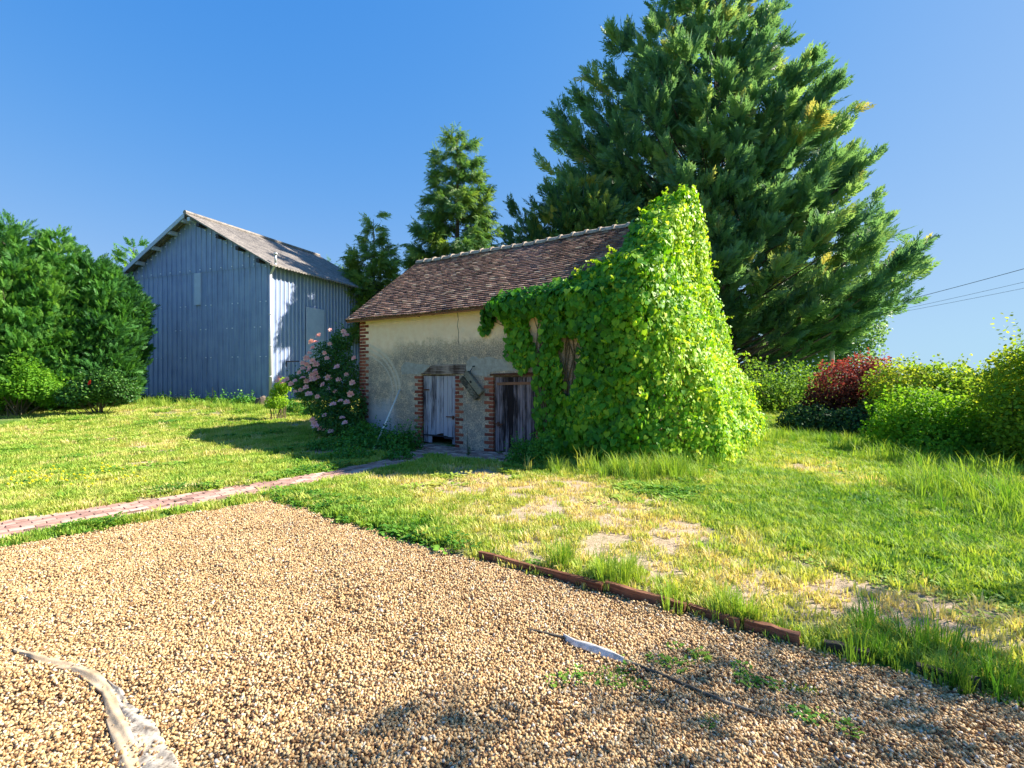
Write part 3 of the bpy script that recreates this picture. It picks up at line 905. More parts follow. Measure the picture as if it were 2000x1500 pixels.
# ------------------------------------------------------------------ METAL BARN
t = NT('barn_sheet'); v = t.coords('Object'); n = t.noise(v, 1.2, 5, .6); n2 = t.noise(t.coords('Object', (12, 12, .6)), 1.0, 4)
f = t.math('ADD', t.math('MULTIPLY', n, .4), t.math('MULTIPLY', n2, .6))
sep = t.n('ShaderNodeSeparateXYZ'); t.l(v, sep.inputs[0])
dirt = t.math('MULTIPLY', t.math('SUBTRACT', 1.0, t.step(t.math('ADD', sep.outputs[2], t.math('MULTIPLY', n2, 1.2)), .9, 2.0)), .45)
scol = t.mix(dirt, t.ramp(f, [(.3, (.16, .21, .38)), (.5, (.24, .31, .50)), (.7, (.33, .40, .58))]), (.20, .19, .17))
scol = t.mix(t.math('MULTIPLY', t.step(n2, .66, .74), .35), scol, (.30, .22, .18))
M['sheet'] = t.done(t.principled(scol, .5, spec=.5, metal=.15))
t = NT('barn_rib_highlight'); M['sheet_highlight'] = t.done(t.principled((.60, .66, .76), .4, spec=.5))
t = NT('barn_panel'); n = t.noise(t.coords('Object'), 3, 4); M['panel'] = t.done(t.principled(t.ramp(n, [(.3, (.42, .48, .62)), (.7, (.50, .56, .70))]), .6, spec=.4))
t = NT('fibre_cement'); v = t.coords('Object'); n = t.noise(v, 3, 6, .7); n2 = t.noise(v, 22, 4, .6)
c_ = t.ramp(n, [(.3, (.12, .11, .11)), (.6, (.28, .25, .23)), (.8, (.42, .37, .30))]); c_ = t.mix(t.step(n2, .56, .66), c_, (.45, .40, .33))
M['fibre'] = t.done(t.principled(c_, .9, t.bump(n2, .5, .02), spec=.15))
t = NT('galvanised'); M['galv'] = t.done(t.principled((.55, .56, .60), .45, metal=.3))
t = NT('screw'); M['screw'] = t.done(t.principled((.75, .78, .85), .4, metal=.2))

BO = Vector((-10.95, 22.0, 0.0)); bang = math.atan2(.348, -.938)
# local frame: x' along the gable from the near right corner to the left, y' = away (depth), z
barn = empty('metal_barn', BO, 0, 'tall blue-grey corrugated metal barn with a gabled fibre cement roof', 'barn')
BX = Vector((-.938, .348, 0)).normalized(); BY = Vector((.348, .938, 0)).normalized()
BW, BL, BE, BR = 9.7, 8.2, 6.75, 9.33
def bp(s, d, z): p = BX * s + BY * d; return (p.x, p.y, z)
def profile(L, pitch, rib, h):
    out = [0.0]; hs_ = [0.0]; x = pitch * .5
    while x < L - rib:
        for dx, hh in ((-rib * .5, 0), (-rib * .25, h), (rib * .25, h), (rib * .5, 0)): out.append(x + dx); hs_.append(hh)
        x += pitch
    out.append(L); hs_.append(0.0)
    return out, hs_
def gz_(s): return BE + (BR - BE) * (1 - abs(s - BW / 2) / (BW / 2))
def cladding(name, z0, ztop, off, pitch=.345, rib=.07, h=.035, s0=0., s1=BW, screws=()):
    xs_, hs_ = profile(s1 - s0, pitch, rib, h)
    if s0 < BW / 2 < s1 and ztop is gz_:
        k = next(i for i, x in enumerate(xs_) if x + s0 > BW / 2); xs_.insert(k, BW / 2 - s0); hs_.insert(k, hs_[k] if hs_[k] == hs_[k - 1] else 0)
    V, Fs, mi = [], [], []
    for x, hh in zip(xs_, hs_):
        zt = ztop(x + s0) if callable(ztop) else ztop
        V += [bp(s0 + x, -off - hh, z0), bp(s0 + x, -off - hh, zt)]
    mb = MB()
    for i in range(len(xs_) - 1):
        Fs.append((2 * i, 2 * i + 2 + 0, 2 * i + 3, 2 * i + 1))
    mb.add(V, [f[::-1] for f in Fs], .5)
    x = s0 + pitch * .5; j = 0
    while x < s1 - .1:
        zt = ztop(x) if callable(ztop) else ztop
        for (zs, every) in screws:
            if zs == 'top': zz_ = zt - .22
            else: zz_ = zs
            if j % every[0] in every[1]: 
                mb.box(tuple(Vector(bp(x, -off - h - .02, zz_)) + Vector((-.022, -.012, -.022))), tuple(Vector(bp(x, -off - h - .01, zz_)) + Vector((.022, .012, .022))), .5, mi=1)
        x += pitch; j += 1
    return mb.build(name, [M['sheet'], M['screw']], barn)
cladding('front_cladding', .2, 6.72, .0, screws=((.75, (1, (0,))), (2.55, (5, (0, 1))), (3.9, (5, (1, 2))), (5.05, (5, (0, 1)))))
cladding('gable_cladding', 6.66, gz_, .03, screws=(('top', (1, (0,))), (6.78, (2, (0,)))))
# side walls
def side_cladding(name, s, sign, pitch=.24, parts=((0, BL),)):
    mb = MB()
    xs_, hs_ = profile(BL, pitch, .075, .035)
    V = []
    for x, hh in zip(xs_, hs_):
        V += [bp(s + sign * hh, x, .2), bp(s + sign * hh, x, BE - .05)]
    Fs = [(2 * i, 2 * i + 2, 2 * i + 3, 2 * i + 1) for i in range(len(xs_) - 1)]
    mb.add(V, Fs)
    return mb.build(name, M['sheet'], barn)
side_cladding('side_cladding', 0, -1); side_cladding('side_cladding', BW, 1)
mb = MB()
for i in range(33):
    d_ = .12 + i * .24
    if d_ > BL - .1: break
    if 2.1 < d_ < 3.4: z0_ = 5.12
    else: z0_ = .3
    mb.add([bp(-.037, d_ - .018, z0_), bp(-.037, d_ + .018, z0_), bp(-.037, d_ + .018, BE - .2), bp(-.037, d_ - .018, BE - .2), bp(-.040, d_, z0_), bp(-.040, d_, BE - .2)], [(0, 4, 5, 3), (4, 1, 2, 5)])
mb.build('rib_highlight_caps', M['sheet_highlight'], barn)  # pale strips along the ribs, light catching on them painted as colour
mb = MB(); V = [bp(BW - .02, BL, .2), bp(.02, BL, .2), bp(.02, BL, BE), bp(BW / 2, BL, BR - .02), bp(BW - .02, BL, BE)]; mb.add(V, [(0, 1, 2, 3, 4)]); mb.build('back_cladding', M['sheet'], barn)
mb = MB()
P = [bp(-.05, 2.13, .25), bp(-.05, 3.36, .25), bp(-.05, 3.36, 5.08), bp(-.05, 2.13, 5.08), bp(-.09, 2.13, .25), bp(-.09, 3.36, .25), bp(-.09, 3.36, 5.08), bp(-.09, 2.13, 5.08)]
mb.add(P, [(4, 5, 6, 7), (0, 3, 7, 4), (1, 5, 6, 2), (3, 2, 6, 7), (0, 4, 5, 1)])
mb.build('side_door_panel', M['panel'], barn)
mb = MB()
P = [bp(a, -.075, z) for a, z in ((4.30, 5.10), (4.72, 5.10), (4.72, 6.64), (4.30, 6.64))] + [bp(a, -.04, z) for a, z in ((4.30, 5.10), (4.72, 5.10), (4.72, 6.64), (4.30, 6.64))]
mb.add(P, [(0, 1, 2, 3), (0, 4, 5, 1), (1, 5, 6, 2), (2, 6, 7, 3), (3, 7, 4, 0)]); mb.build('cover_strip', M['panel'], barn)
# roof slopes with corrugation
def barn_slope(side):
    mb = MB(); OVf, OVs = .45, .50; slope = (BR - BE) / (BW / 2)
    n = 150; rows = 6
    V = []
    m = rows + 1
    for j in range(n + 1):
        d_ = -OVf + (BL + OVf + .3) * j / n
        wv = .028 * math.sin(j * PI * .66)
        for i in range(m):
            f = i / rows; s_ = BW / 2 - (BW / 2 + OVs) * f
            z = BR + .14 - (BW / 2 - s_) * slope + wv + random.uniform(-.008, .008)
            V.append(bp(s_ if side == 0 else BW - s_, d_, z))
    nv_ = len(V)
    V += [(a, b, c - .07) for a, b, c in V]
    Fs = []
    for j in range(n):
        for i in range(rows):
            q = (j * m + i, j * m + i + 1, (j + 1) * m + i + 1, (j + 1) * m + i)
            Fs.append(q); Fs.append(tuple(k + nv_ for k in q[::-1]))
        Fs.append((j * m + rows, j * m + rows + nv_, (j + 1) * m + rows + nv_, (j + 1) * m + rows))
    for i in range(rows):
        Fs.append((i, i + nv_, i + 1 + nv_, i + 1)); b = n * m
        Fs.append((b + i, b + i + 1, b + i + 1 + nv_, b + i + nv_))
    mb.add(V, Fs); return mb.build('roof_slope', M['fibre'], barn)
barn_slope(0); barn_slope(1)
mb = MB(); mb.tube([bp(BW / 2, -.46, BR + .17), bp(BW / 2, BL + .28, BR + .17)], .11, 8); mb.build('ridge_cap', M['fibre'], barn)
mb = MB()
for side in (0, 1):
    e = BW / 2 + .5; sl_ = (BR - BE) / (BW / 2)
    for (dz0, dz1, dd0, dd1) in ((-.09, .12, -.50, -.465),):
        s_e = BW + .5 if side else -.5
        a = (BW / 2, BR); b = (s_e, BR - e * sl_)
        P = [bp(a[0], dd0, a[1] + dz0), bp(b[0], dd0, b[1] + dz0), bp(b[0], dd0, b[1] + dz1), bp(a[0], dd0, a[1] + dz1), bp(a[0], dd1, a[1] + dz0), bp(b[0], dd1, b[1] + dz0), bp(b[0], dd1, b[1] + dz1), bp(a[0], dd1, a[1] + dz1)]
        if side == 1: mb.add(P, [(0, 1, 2, 3), (7, 6, 5, 4), (0, 4, 5, 1), (1, 5, 6, 2), (2, 6, 7, 3), (3, 7, 4, 0)])
mb.build('barge_board', M['panel'], barn)
def purlin(s_, big=1):
    z = gz_(s_) - .02
    mb = MB()
    P = [bp(s_ - .09, -.44, z - .12), bp(s_ + .09, -.44, z - .12), bp(s_ + .09, -.44, z + .06), bp(s_ - .09, -.44, z + .06), bp(s_ - .09, -.04, z - .12), bp(s_ + .09, -.04, z - .12), bp(s_ + .09, -.04, z + .06), bp(s_ - .09, -.04, z + .06)]
    mb.add(P, [(3, 2, 1, 0), (0, 1, 5, 4), (1, 2, 6, 5), (2, 3, 7, 6), (3, 0, 4, 7)])
    return mb.build('purlin', M['iron'] if s_ < BW / 2 - .5 else M['panel'], barn)
for s_ in (.25, 1.5, 2.75, 4.0, 4.62, 5.08, 6.0, 7.2, 8.4, 9.4): purlin(s_)
# downpipe with swan neck and vent cap
mb = MB(); pp = [bp(-.14, -.10, .35), bp(-.14, -.10, 6.25)]; mb.tube(pp, .065, 10)
for z in (1.6, 3.0, 4.4): mb.tube([bp(-.14, -.10, z), bp(-.14, -.10, z + .06)], .075, 10)
mb.tube([bp(-.14, -.10, 6.22), bp(-.42, -.10, 6.62), bp(-.46, -.12, 6.72)], .055, 10)
mb.tube([bp(-.46, -.12, 6.70), bp(-.46, -.12, 7.10)], .05, 10); mb.tube([bp(-.46, -.12, 7.08), bp(-.46, -.12, 7.16)], .085, 10)
mb.build('downpipe', M['galv'], barn, smooth=True)
mb = MB(); mb.tube([bp(-.05, .9, 2.35), bp(-.75, .95, 2.35)], .03, 6); mb.tube([bp(-.05, .9, 2.35), bp(-.05, .9, 2.1)], .02, 6); mb.build('wall_bracket', M['iron'], barn)

# stump at the barn corner
mb = MB(); c0 = gnd(510, 793)
tz0 = tz_scalar(c0[1])
mb.tube([(c0[0], c0[1], tz0 - .1), (c0[0], c0[1], tz0 + .15), (c0[0] + .02, c0[1], tz0 + .33), (c0[0], c0[1], tz0 + .36)], [.26, .25, .22, .15], 11)
tag(mb.build('tree_stump', M['bark']), 'low grey stump standing at the right corner of the barn', 'stump')

# ------------------------------------------------------------------ edging boards and fabric
EDG = [(938, 1094, 1178, 1160, 0.0), (1184, 1158, 1340, 1203, .006), (1346, 1202, 1446, 1232, -.004), (1455, 1233, 1562, 1265, .004), (1610, 1276, 1700, 1300, .0), (1790, 1322, 1915, 1356, -.004)]
el = ['reddish edging board at the farthest end of the gravel border', 'long reddish edging board second from the far end', 'short brown edging board beside the lime grass tuft', 'brown edging board half sunk in gravel near the low weeds', 'grey edging board mostly hidden by long grass', 'bluish grey edging board nearest the right side of the photo']
for i, (x0, y0, x1, y1, dz) in enumerate(EDG):
    a = Vector((*gnd(x0, y0), 0)); b = Vector((*gnd(x1, y1), 0)); d_ = b - a
    o = empty('edging_board', (a.x, a.y, tz_scalar(a.y)), math.atan2(d_.y, d_.x))
    mb = MB(); L_ = d_.length; n = 8
    V = []
    for j in range(n + 1):
        x_ = L_ * j / n; w_ = .008 * math.sin(j * 1.3 + i)
        V += [(x_, -.022 + w_, -.05), (x_, .022 + w_, -.05), (x_, .022 + w_, .082 + dz + random.uniform(-.004, .004)), (x_, -.022 + w_, .082 + dz + random.uniform(-.004, .004))]
    Fs = [(4 * j + k, 4 * j + 4 + k, 4 * j + 4 + (k + 1) % 4, 4 * j + (k + 1) % 4) for j in range(n) for k in range(4)]
    Fs = [f[::-1] for f in Fs] + [(0, 1, 2, 3), (4 * n + 3, 4 * n + 2, 4 * n + 1, 4 * n)]
    mb.add(V, Fs, .5 if i < 4 else .3)
    ob = mb.build('edging_board', M['board_red'] if i < 4 else M['old_wood'], bevel=.003)
    ob.location = o.location; ob.rotation_euler = o.rotation_euler
    bpy.data.objects.remove(o); ob.name = 'edging_board'
    tag(ob, el[i], 'edging board', 'timber boards edging the gravel')

t = NT('geotextile'); v = t.coords('Object'); n = t.noise(v, 9, 5, .6); n2 = t.noise(v, 160, 3)
M['fabric'] = t.done(t.principled(t.ramp(n, [(.3, (.30, .22, .14)), (.55, (.48, .37, .25)), (.75, (.58, .47, .34))]), .9, t.bump(n2, .4, .004), spec=.1))
t = NT('geotextile_pale'); v = t.coords('Object'); n = t.noise(v, 30, 5, .6)
M['fabric_pale'] = t.done(t.principled(t.ramp(n, [(.3, (.42, .38, .33)), (.6, (.74, .70, .64))]), .9, spec=.1))
t = NT('geotextile_grey'); v = t.coords('Object'); n = t.noise(v, 22, 6, .7)
M['fabric_grey'] = t.done(t.principled(t.ramp(n, [(.35, (.12, .10, .085)), (.5, (.38, .33, .27)), (.7, (.62, .55, .45))]), .95, t.bump(n, .6, .006), spec=.1))
def ribbon(pairs, h, mat, name, nc=14, sub=8, seed=0, fold=.02):
    """pairs: list of (left px, right px) rows -> crumpled strip with thickness"""
    L = [np.array(gnd(*p[0])) for p in pairs]; R = [np.array(gnd(*p[1])) for p in pairs]
    rows = []
    for i in range(len(pairs) - 1):
        for k in range(sub):
            f = k / sub; rows.append((L[i] * (1 - f) + L[i + 1] * f, R[i] * (1 - f) + R[i + 1] * f))
    rows.append((L[-1], R[-1]))
    V = []
    for i, (a, b) in enumerate(rows):
        for j in range(nc + 1):
            f = j / nc; p = a * (1 - f) + b * f
            p3 = np.array([[p[0], p[1], 0.]])
            z = .020 + h * math.sin(PI * f) + fold * .35 * (1 + math.sin(f * 7 + i * .22 + seed)) * math.sin(PI * min(1, max(0, f))) + .005 * float(vnoise(p3, 12, seed)[0]) + .002 * float(vnoise(p3, 45, seed + 1)[0])
            V.append((p[0], p[1], float(gravel_z(p3[:, 0], p3[:, 1])[0]) + z))
    m = nc + 1; nv_ = len(V); V2 = V + [(a, b, c - .006) for a, b, c in V]
    Fs = []
    nr_ = len(rows)
    for i in range(nr_ - 1):
        for j in range(nc):
            q = (i * m + j, (i + 1) * m + j, (i + 1) * m + j + 1, i * m + j + 1); Fs.append(q); Fs.append(tuple(k + nv_ for k in q[::-1]))
        Fs.append((i * m, i * m + nv_, (i + 1) * m + nv_, (i + 1) * m)); Fs.append((i * m + nc, (i + 1) * m + nc, (i + 1) * m + nc + nv_, i * m + nc + nv_))
    return V2, Fs
fab = empty('fabric_strip', (0, 0, 0), 0, 'pale beige strip of weed fabric twisting out of the gravel at the lower left', 'ground fabric')
mb = MB(); V, Fs = ribbon([((28, 1277), (26, 1284)), ((62, 1288), (64, 1302)), ((100, 1296), (96, 1312)), ((135, 1302), (122, 1318)), ((165, 1314), (140, 1322)), ((195, 1328), (172, 1345)), ((215, 1345), (198, 1368)), ((226, 1372), (205, 1395)), ((244, 1410), (207, 1420)), ((255, 1440), (214, 1450)), ((268, 1475), (224, 1480)), ((280, 1540), (238, 1545))], .004, None, '', 16, 9, 1, .016)
mb.add(V, Fs); mb.build('upper_fold', M['fabric'], fab, smooth=True)
mb = MB(); V, Fs = ribbon([((214, 1340), (206, 1344)), ((238, 1358), (216, 1362)), ((252, 1385), (228, 1392)), ((278, 1405), (240, 1420)), ((302, 1430), (252, 1450)), ((322, 1462), (262, 1480)), ((350, 1515), (270, 1530)), ((365, 1545), (272, 1560))], .002, None, '', 18, 9, 4, .014)
mb.add(V, Fs); mb.build('under_fold', M['fabric_grey'], fab, smooth=True)
fb2 = empty('fabric_edge', (0, 0, 0), 0, 'narrow frayed edge of weed fabric running diagonally through the gravel on the right', 'ground fabric')
mb = MB(); V, Fs = ribbon([((1102, 1252), (1100, 1256)), ((1130, 1262), (1118, 1270)), ((1165, 1276), (1150, 1284)), ((1200, 1292), (1186, 1298)), ((1220, 1304), (1216, 1308))], .018, None, '', 8, 5, 2, .02)
mb.add(V, Fs); mb.build('pale_flap', M['fabric_pale'], fb2, smooth=True)
mb = MB()
ep = [(1028, 1238), (1060, 1245), (1100, 1256), (1150, 1274), (1220, 1303), (1290, 1333), (1360, 1365), (1420, 1388), (1470, 1405), (1512, 1420)]
pts = []
for p in ep:
    g = gnd(*p); pts.append((g[0], g[1], float(gravel_z(np.array([g[0]]), np.array([g[1]]))[0]) + .022 + random.uniform(-.003, .006)))
mb.tube(pts, [.003, .006, .009, .007, .009, .010, .008, .009, .006, .003], 6); mb.build('rolled_edge', M['old_wood'], fb2, smooth=True)

# ------------------------------------------------------------------ utility pole and wires
pY = 32.0; pxy = at(1625, 740, pY)
mb = MB(); mb.tube([(pxy.x, pY, .4), (pxy.x, pY, 5.7)], [.16, .12], 10); 
pole = empty('utility_pole', (0, 0, 0), 0, 'pale utility pole rising behind the red shrub', 'utility pole')
t = NT('pole_concrete'); M['pole'] = t.done(t.principled((.50, .46, .42), .8)); mb.build('shaft', M['pole'], pole, smooth=True)
mb = MB(); mb.tube([(pxy.x - .25, pY, 5.5), (pxy.x + .25, pY, 5.5)], .035, 6); mb.build('cross_arm', M['iron'], pole)
wl3 = ['thicker upper power cable crossing the sky at the right', 'middle thin power cable crossing the sky at the right', 'lowest thin power cable crossing the sky at the right']
for i, (p0, p1, r_) in enumerate((((1762, 584), (2000, 519), .014), ((1735, 607), (2000, 546), .008), ((1740, 610), (2000, 558), .008))):
    # run from the pole towards the near right
    r0 = pY; k0 = (p0[1] - p1[1]) / (p0[0] - p1[0])
    ys0 = p0[1] + (1625 - p0[0]) * k0
    A = at(1625, ys0, pY); B = at(2450, p0[1] + (2450 - p0[0]) * k0, 17.0)
    pts = [A.lerp(B, f / 24) - Vector((0, 0, .25 * 4 * (f / 24) * (1 - f / 24) * (.5 if i else .6))) for f in range(25)]
    mb = MB(); mb.tube(pts, r_, 5); tag(mb.build('power_cable', M['iron']), wl3[i], 'power cable', 'overhead power cables')

# ------------------------------------------------------------------ VEGETATION
UP = np.array([0, 0, 1.])
def cone_tree(name, label, cat, px, Y, outline, mat, nprim=200, nsec=8, nspr=6, size=(.5, .9), rise=.32, templates=SPRAYS, zbase=.8, depth=.9, trunk_r=.3, tint_c=.45, droop=0.0, curve=.15, group=None, golden=0.0, gold_amt=.4, seclen=.24, secang=.9, kmin=.18):
    """outline rows (py, px left, px right) describe the crown width by height"""
    tx = (px - 1000) / F * Y; gz0 = tz_scalar(Y)
    zs = np.array([CAMZ + (HY - r[0]) / F * Y for r in outline]); rl = np.array([(px - r[1]) / F * Y for r in outline]); rr = np.array([(r[2] - px) / F * Y for r in outline])
    o_ = np.argsort(zs); zs, rl, rr = zs[o_], rl[o_], rr[o_]
    root = empty(name, (tx, Y, gz0), 0, label, cat, group)
    zt = zs[-1]; ztop = zt - gz0
    # primaries, weighted by radius
    zc = np.linspace(max(zs[0], gz0 + zbase), zt, 400); w = np.interp(zc, zs, (rl + rr) / 2) + .35; w /= w.sum()
    z_tip = np.interp((np.arange(nprim) + rnd(nprim, .1, .9)) / nprim, np.cumsum(w), zc) + rng.normal(0, .06, nprim)
    phi = np.arange(nprim) * 2.39996 + rng.normal(0, .25, nprim)
    c, s = np.cos(phi), np.sin(phi)
    RL, RR = np.interp(z_tip, zs, rl), np.interp(z_tip, zs, rr)
    side = np.where(c > 0, RR, RL)
    R = (side * c * c + (RL + RR) / 2 * depth * s * s) * rnd(nprim, .80, 1.03)
    ext = np.minimum(.5 * R, .30 * size[1] + .10 * R)
    R = np.maximum(R - ext * 1.0, .12)
    z_tip = z_tip - ext * (.8 if rise > .3 else .1)
    z0 = np.maximum(z_tip - R * rise - R * curve, gz0 + .3)
    trunk = MB()
    tr = np.linspace(0, 1, 9)
    lean = [(tx * 0 + .15 * math.sin(k * 1.3) * trunk_r, .1 * math.cos(k * 1.1) * trunk_r, -.2 + ztop * .99 * k / 8) for k in range(9)]
    trunk.tube(lean, [trunk_r * (1 - .93 * k / 8) * (1.25 if k == 0 else 1) for k in range(9)], 9)
    SP, SD, SS, ST = [], [], [], []
    for i in range(nprim):
        d = np.array([c[i], s[i], 0.]); a = np.array([0, 0, z0[i] - gz0]); b = np.array([c[i] * R[i], s[i] * R[i], z_tip[i] - gz0])
        mid_ = (a + b) / 2 + np.array([0, 0, -curve * R[i] * (1 if rise > 0 else -1)])
        def pt(f): return (1 - f) ** 2 * a + 2 * f * (1 - f) * mid_ + f * f * b
        def tg(f):
            v = 2 * (1 - f) * (mid_ - a) + 2 * f * (b - mid_); return v / (np.linalg.norm(v) + 1e-9)
        rad = .012 + .012 * R[i]
        trunk.tube([pt(f) for f in (0, .35, .7, .97)], [rad, rad * .7, rad * .45, rad * .15], 4, caps=False)
        bt = rng.normal(0, .12)
        ns = max(2, int(nsec * min(1.2, .35 + R[i] / (np.max(side) * .8 + .01))))
        fs = np.sqrt(rnd(ns, kmin ** 2, 1.0)); fs[-1] = 1.0
        for q, f in enumerate(fs):
            p = pt(f); t_ = tg(f); lat = np.cross(t_, UP); lat /= np.linalg.norm(lat) + 1e-9
            sg = rng.choice([-1, 1]); an = rnd(1, .15, secang)[0] if q < ns - 1 else 0
            sd = t_ * math.cos(an) + lat * sg * math.sin(an) + UP * rng.normal(.10, .22)
            sd /= np.linalg.norm(sd)
            ln = (seclen * R[i] * (1.15 - .55 * f) + .3) * rnd(1, .7, 1.2)[0]
            if q == ns - 1: ln = max(.3, .12 * R[i])
            m = max(2, int(nspr * (ln / (seclen * 3 + .3)) ** .6))
            g = rnd(m, .05, 1.0) ** .8
            P_ = p + sd * (g * ln)[:, None] - (UP * ln * .0) + rng.normal(0, .05 * (1 + ln), (m, 3))
            dd = sd[None] + .45 * rdir(m) + UP * .10
            dd[:, 2] -= droop * rnd(m, .4, 1.4)
            SP.append(P_); SD.append(dd)
            SS.append(rnd(m, *size) * (1.1 - .3 * f * g)); ST.append(np.full(m, tint_c + bt + rng.normal(0, .07)) + rng.normal(0, .07, m) + .10 * (g - .5))
    SP, SD, SS, ST = map(np.concatenate, (SP, SD, SS, ST))
    k = SP[:, 2] > .12; SP, SD, SS, ST = SP[k], SD[k], SS[k], ST[k]
    if golden:
        g = vnoise(SP, .45, 3) + .5 * vnoise(SP, 1.7, 5)
        ST = ST + np.where(g > golden, gold_amt, 0) * rnd(len(ST), .5, 1.1)
    parts = []
    ti = rng.integers(0, len(templates), len(SP))
    outw = SP.copy(); outw[:, 2] = 0; outw /= np.linalg.norm(outw, axis=1, keepdims=True) + 1e-6
    nrm = UP[None] * .6 + outw * .8 + .8 * rdir(len(SP))
    FR = frames(SD, nrm)
    for j, T in enumerate(templates):
        k = ti == j
        V, Fs = scatter(T, SP[k], FR[k], SS[k])
        parts.append((V, Fs, np.repeat(np.clip(ST[k], 0, 1), len(T[0]))))
    foliage('crown', parts, mat, root)
    trunk.build('trunk', M['bark'], root, smooth=True)
    return root

# the great cypress
OUT_BIG = [(-135, 1372, 1410), (-90, 1302, 1490), (-40, 1262, 1530), (0, 1247, 1535), (55, 1207, 1525), (100, 1147, 1545), (150, 1122, 1615), (200, 1057, 1640), (255, 1044, 1670), (290, 1038, 1695), (340, 1052, 1700), (400, 1044, 1715), (450, 1062, 1775), (510, 1082, 1835), (550, 1110, 1820), (590, 1150, 1760), (630, 1200, 1620), (665, 1270, 1500)]
cone_tree('cypress_tree', 'huge dark green cypress towering behind the vine covered end of the outbuilding', 'tree', 1400, 34.0, OUT_BIG, M['cypress'], nprim=430, nsec=11, nspr=9, size=(.7, 1.35), rise=.42, zbase=4.5, depth=.5, trunk_r=.6, golden=.48, gold_amt=.30, seclen=.20, tint_c=.45, kmin=.35)
OUT_G = [(352, 1110, 1190), (378, 1040, 1240), (405, 985, 1290), (440, 960, 1310), (520, 955, 1320), (600, 970, 1300), (700, 985, 1290)]
cone_tree('cypress_tree', 'lower spreading conifer with golden tips behind the tiled ridge', 'tree', 1140, 30, OUT_G, M['cypress_gold'], nprim=240, nsec=10, nspr=8, size=(.5, 1.0), rise=.5, zbase=1.5, depth=.6, trunk_r=.2, golden=.35, tint_c=.42)
# spruces
OUT_S1 = [(258, 876, 904), (275, 852, 930), (305, 838, 940), (340, 838, 945), (372, 832, 965), (410, 815, 975), (440, 800, 972), (470, 790, 985), (500, 770, 980), (560, 760, 990), (640, 760, 1000)]
cone_tree('spruce_tree', 'taller spruce with drooping twigs rising behind the left end of the tiled roof', 'tree', 893, 26.2, OUT_S1, M['spruce'], nprim=135, nsec=13, nspr=10, size=(.40, .75), rise=.10, templates=TWIGS, zbase=1.0, depth=1, trunk_r=.26, droop=.75, curve=.10, seclen=.11, secang=.8, tint_c=.55, group='spruces behind the buildings')
OUT_S2 = [(418, 726, 734), (450, 712, 745), (480, 695, 765), (510, 675, 785), (545, 662, 795), (600, 655, 800), (680, 650, 800)]
cone_tree('spruce_tree', 'smaller brighter spruce standing between the barn and the tiled roof', 'tree', 730, 29, OUT_S2, M['spruce'], nprim=95, nsec=11, nspr=9, size=(.4, .8), rise=.12, templates=TWIGS, zbase=1.0, depth=1, trunk_r=.2, droop=.5, curve=.10, seclen=.14, tint_c=.9, group='spruces behind the buildings')
OUT_S3 = [(508, 646, 651), (530, 636, 662), (560, 628, 672), (640, 615, 690)]
cone_tree('spruce_tree', 'small dark spruce tip peeking above the far end of the barn roof', 'tree', 649, 34, OUT_S3, M['spruce'], nprim=60, nsec=6, nspr=5, size=(.35, .6), rise=.15, templates=TWIGS, zbase=1.0, depth=1, trunk_r=.14, droop=.3, curve=.10, tint_c=.4, group='spruces behind the buildings')
# left conifer hedge: four individual trees
HT = [(-125, 18.0, [(440, -135, -110), (480, -190, -60), (560, -230, -20), (760, -230, -20)], 'hedge conifer continuing the hedge beyond the left photo edge'),
      (20, 18.6, [(432, 15, 50), (470, -40, 85), (540, -80, 120), (640, -110, 150), (760, -110, 150)], 'leftmost tall hedge conifer with feathery tips at the photo edge'),
      (112, 19.4, [(458, 102, 122), (490, 75, 150), (560, 40, 185), (650, 20, 205), (765, 20, 205)], 'second hedge conifer from the left with an upright feathery tip'),
      (188, 20.0, [(508, 178, 200), (530, 150, 228), (590, 120, 262), (660, 110, 280), (765, 115, 265)], 'third hedge conifer with a low rounded top'),
      (236, 20.6, [(545, 215, 238), (565, 200, 256), (595, 190, 284), (630, 185, 276), (690, 180, 262), (765, 185, 244)], 'hedge conifer coloured darkest for shade, its branches overlapping the barn front')]
for px_, Y_, ol, lb in HT:
    cone_tree('hedge_conifer', lb, 'conifer', px_, Y_, ol, M['hedge_cypress'], nprim=230, nsec=12, nspr=11, size=(.24, .46), rise=.60, zbase=.2, depth=1.0, trunk_r=.16, group='conifers of the tall left hedge', tint_c=.46 if px_ < 180 else (.32 if px_ < 200 else .12))  # right two trees: shade beside the barn put into a darker leaf tint
cone_tree('conifer_tree', 'conifer whose tips show above the left slope of the barn roof', 'conifer', 262, 34, [(468, 248, 262), (500, 232, 300), (560, 215, 330), (700, 210, 340)], M['hedge_cypress'], nprim=80, nsec=7, nspr=6, size=(.5, .9), rise=.5, zbase=1, trunk_r=.2, tint_c=.6)

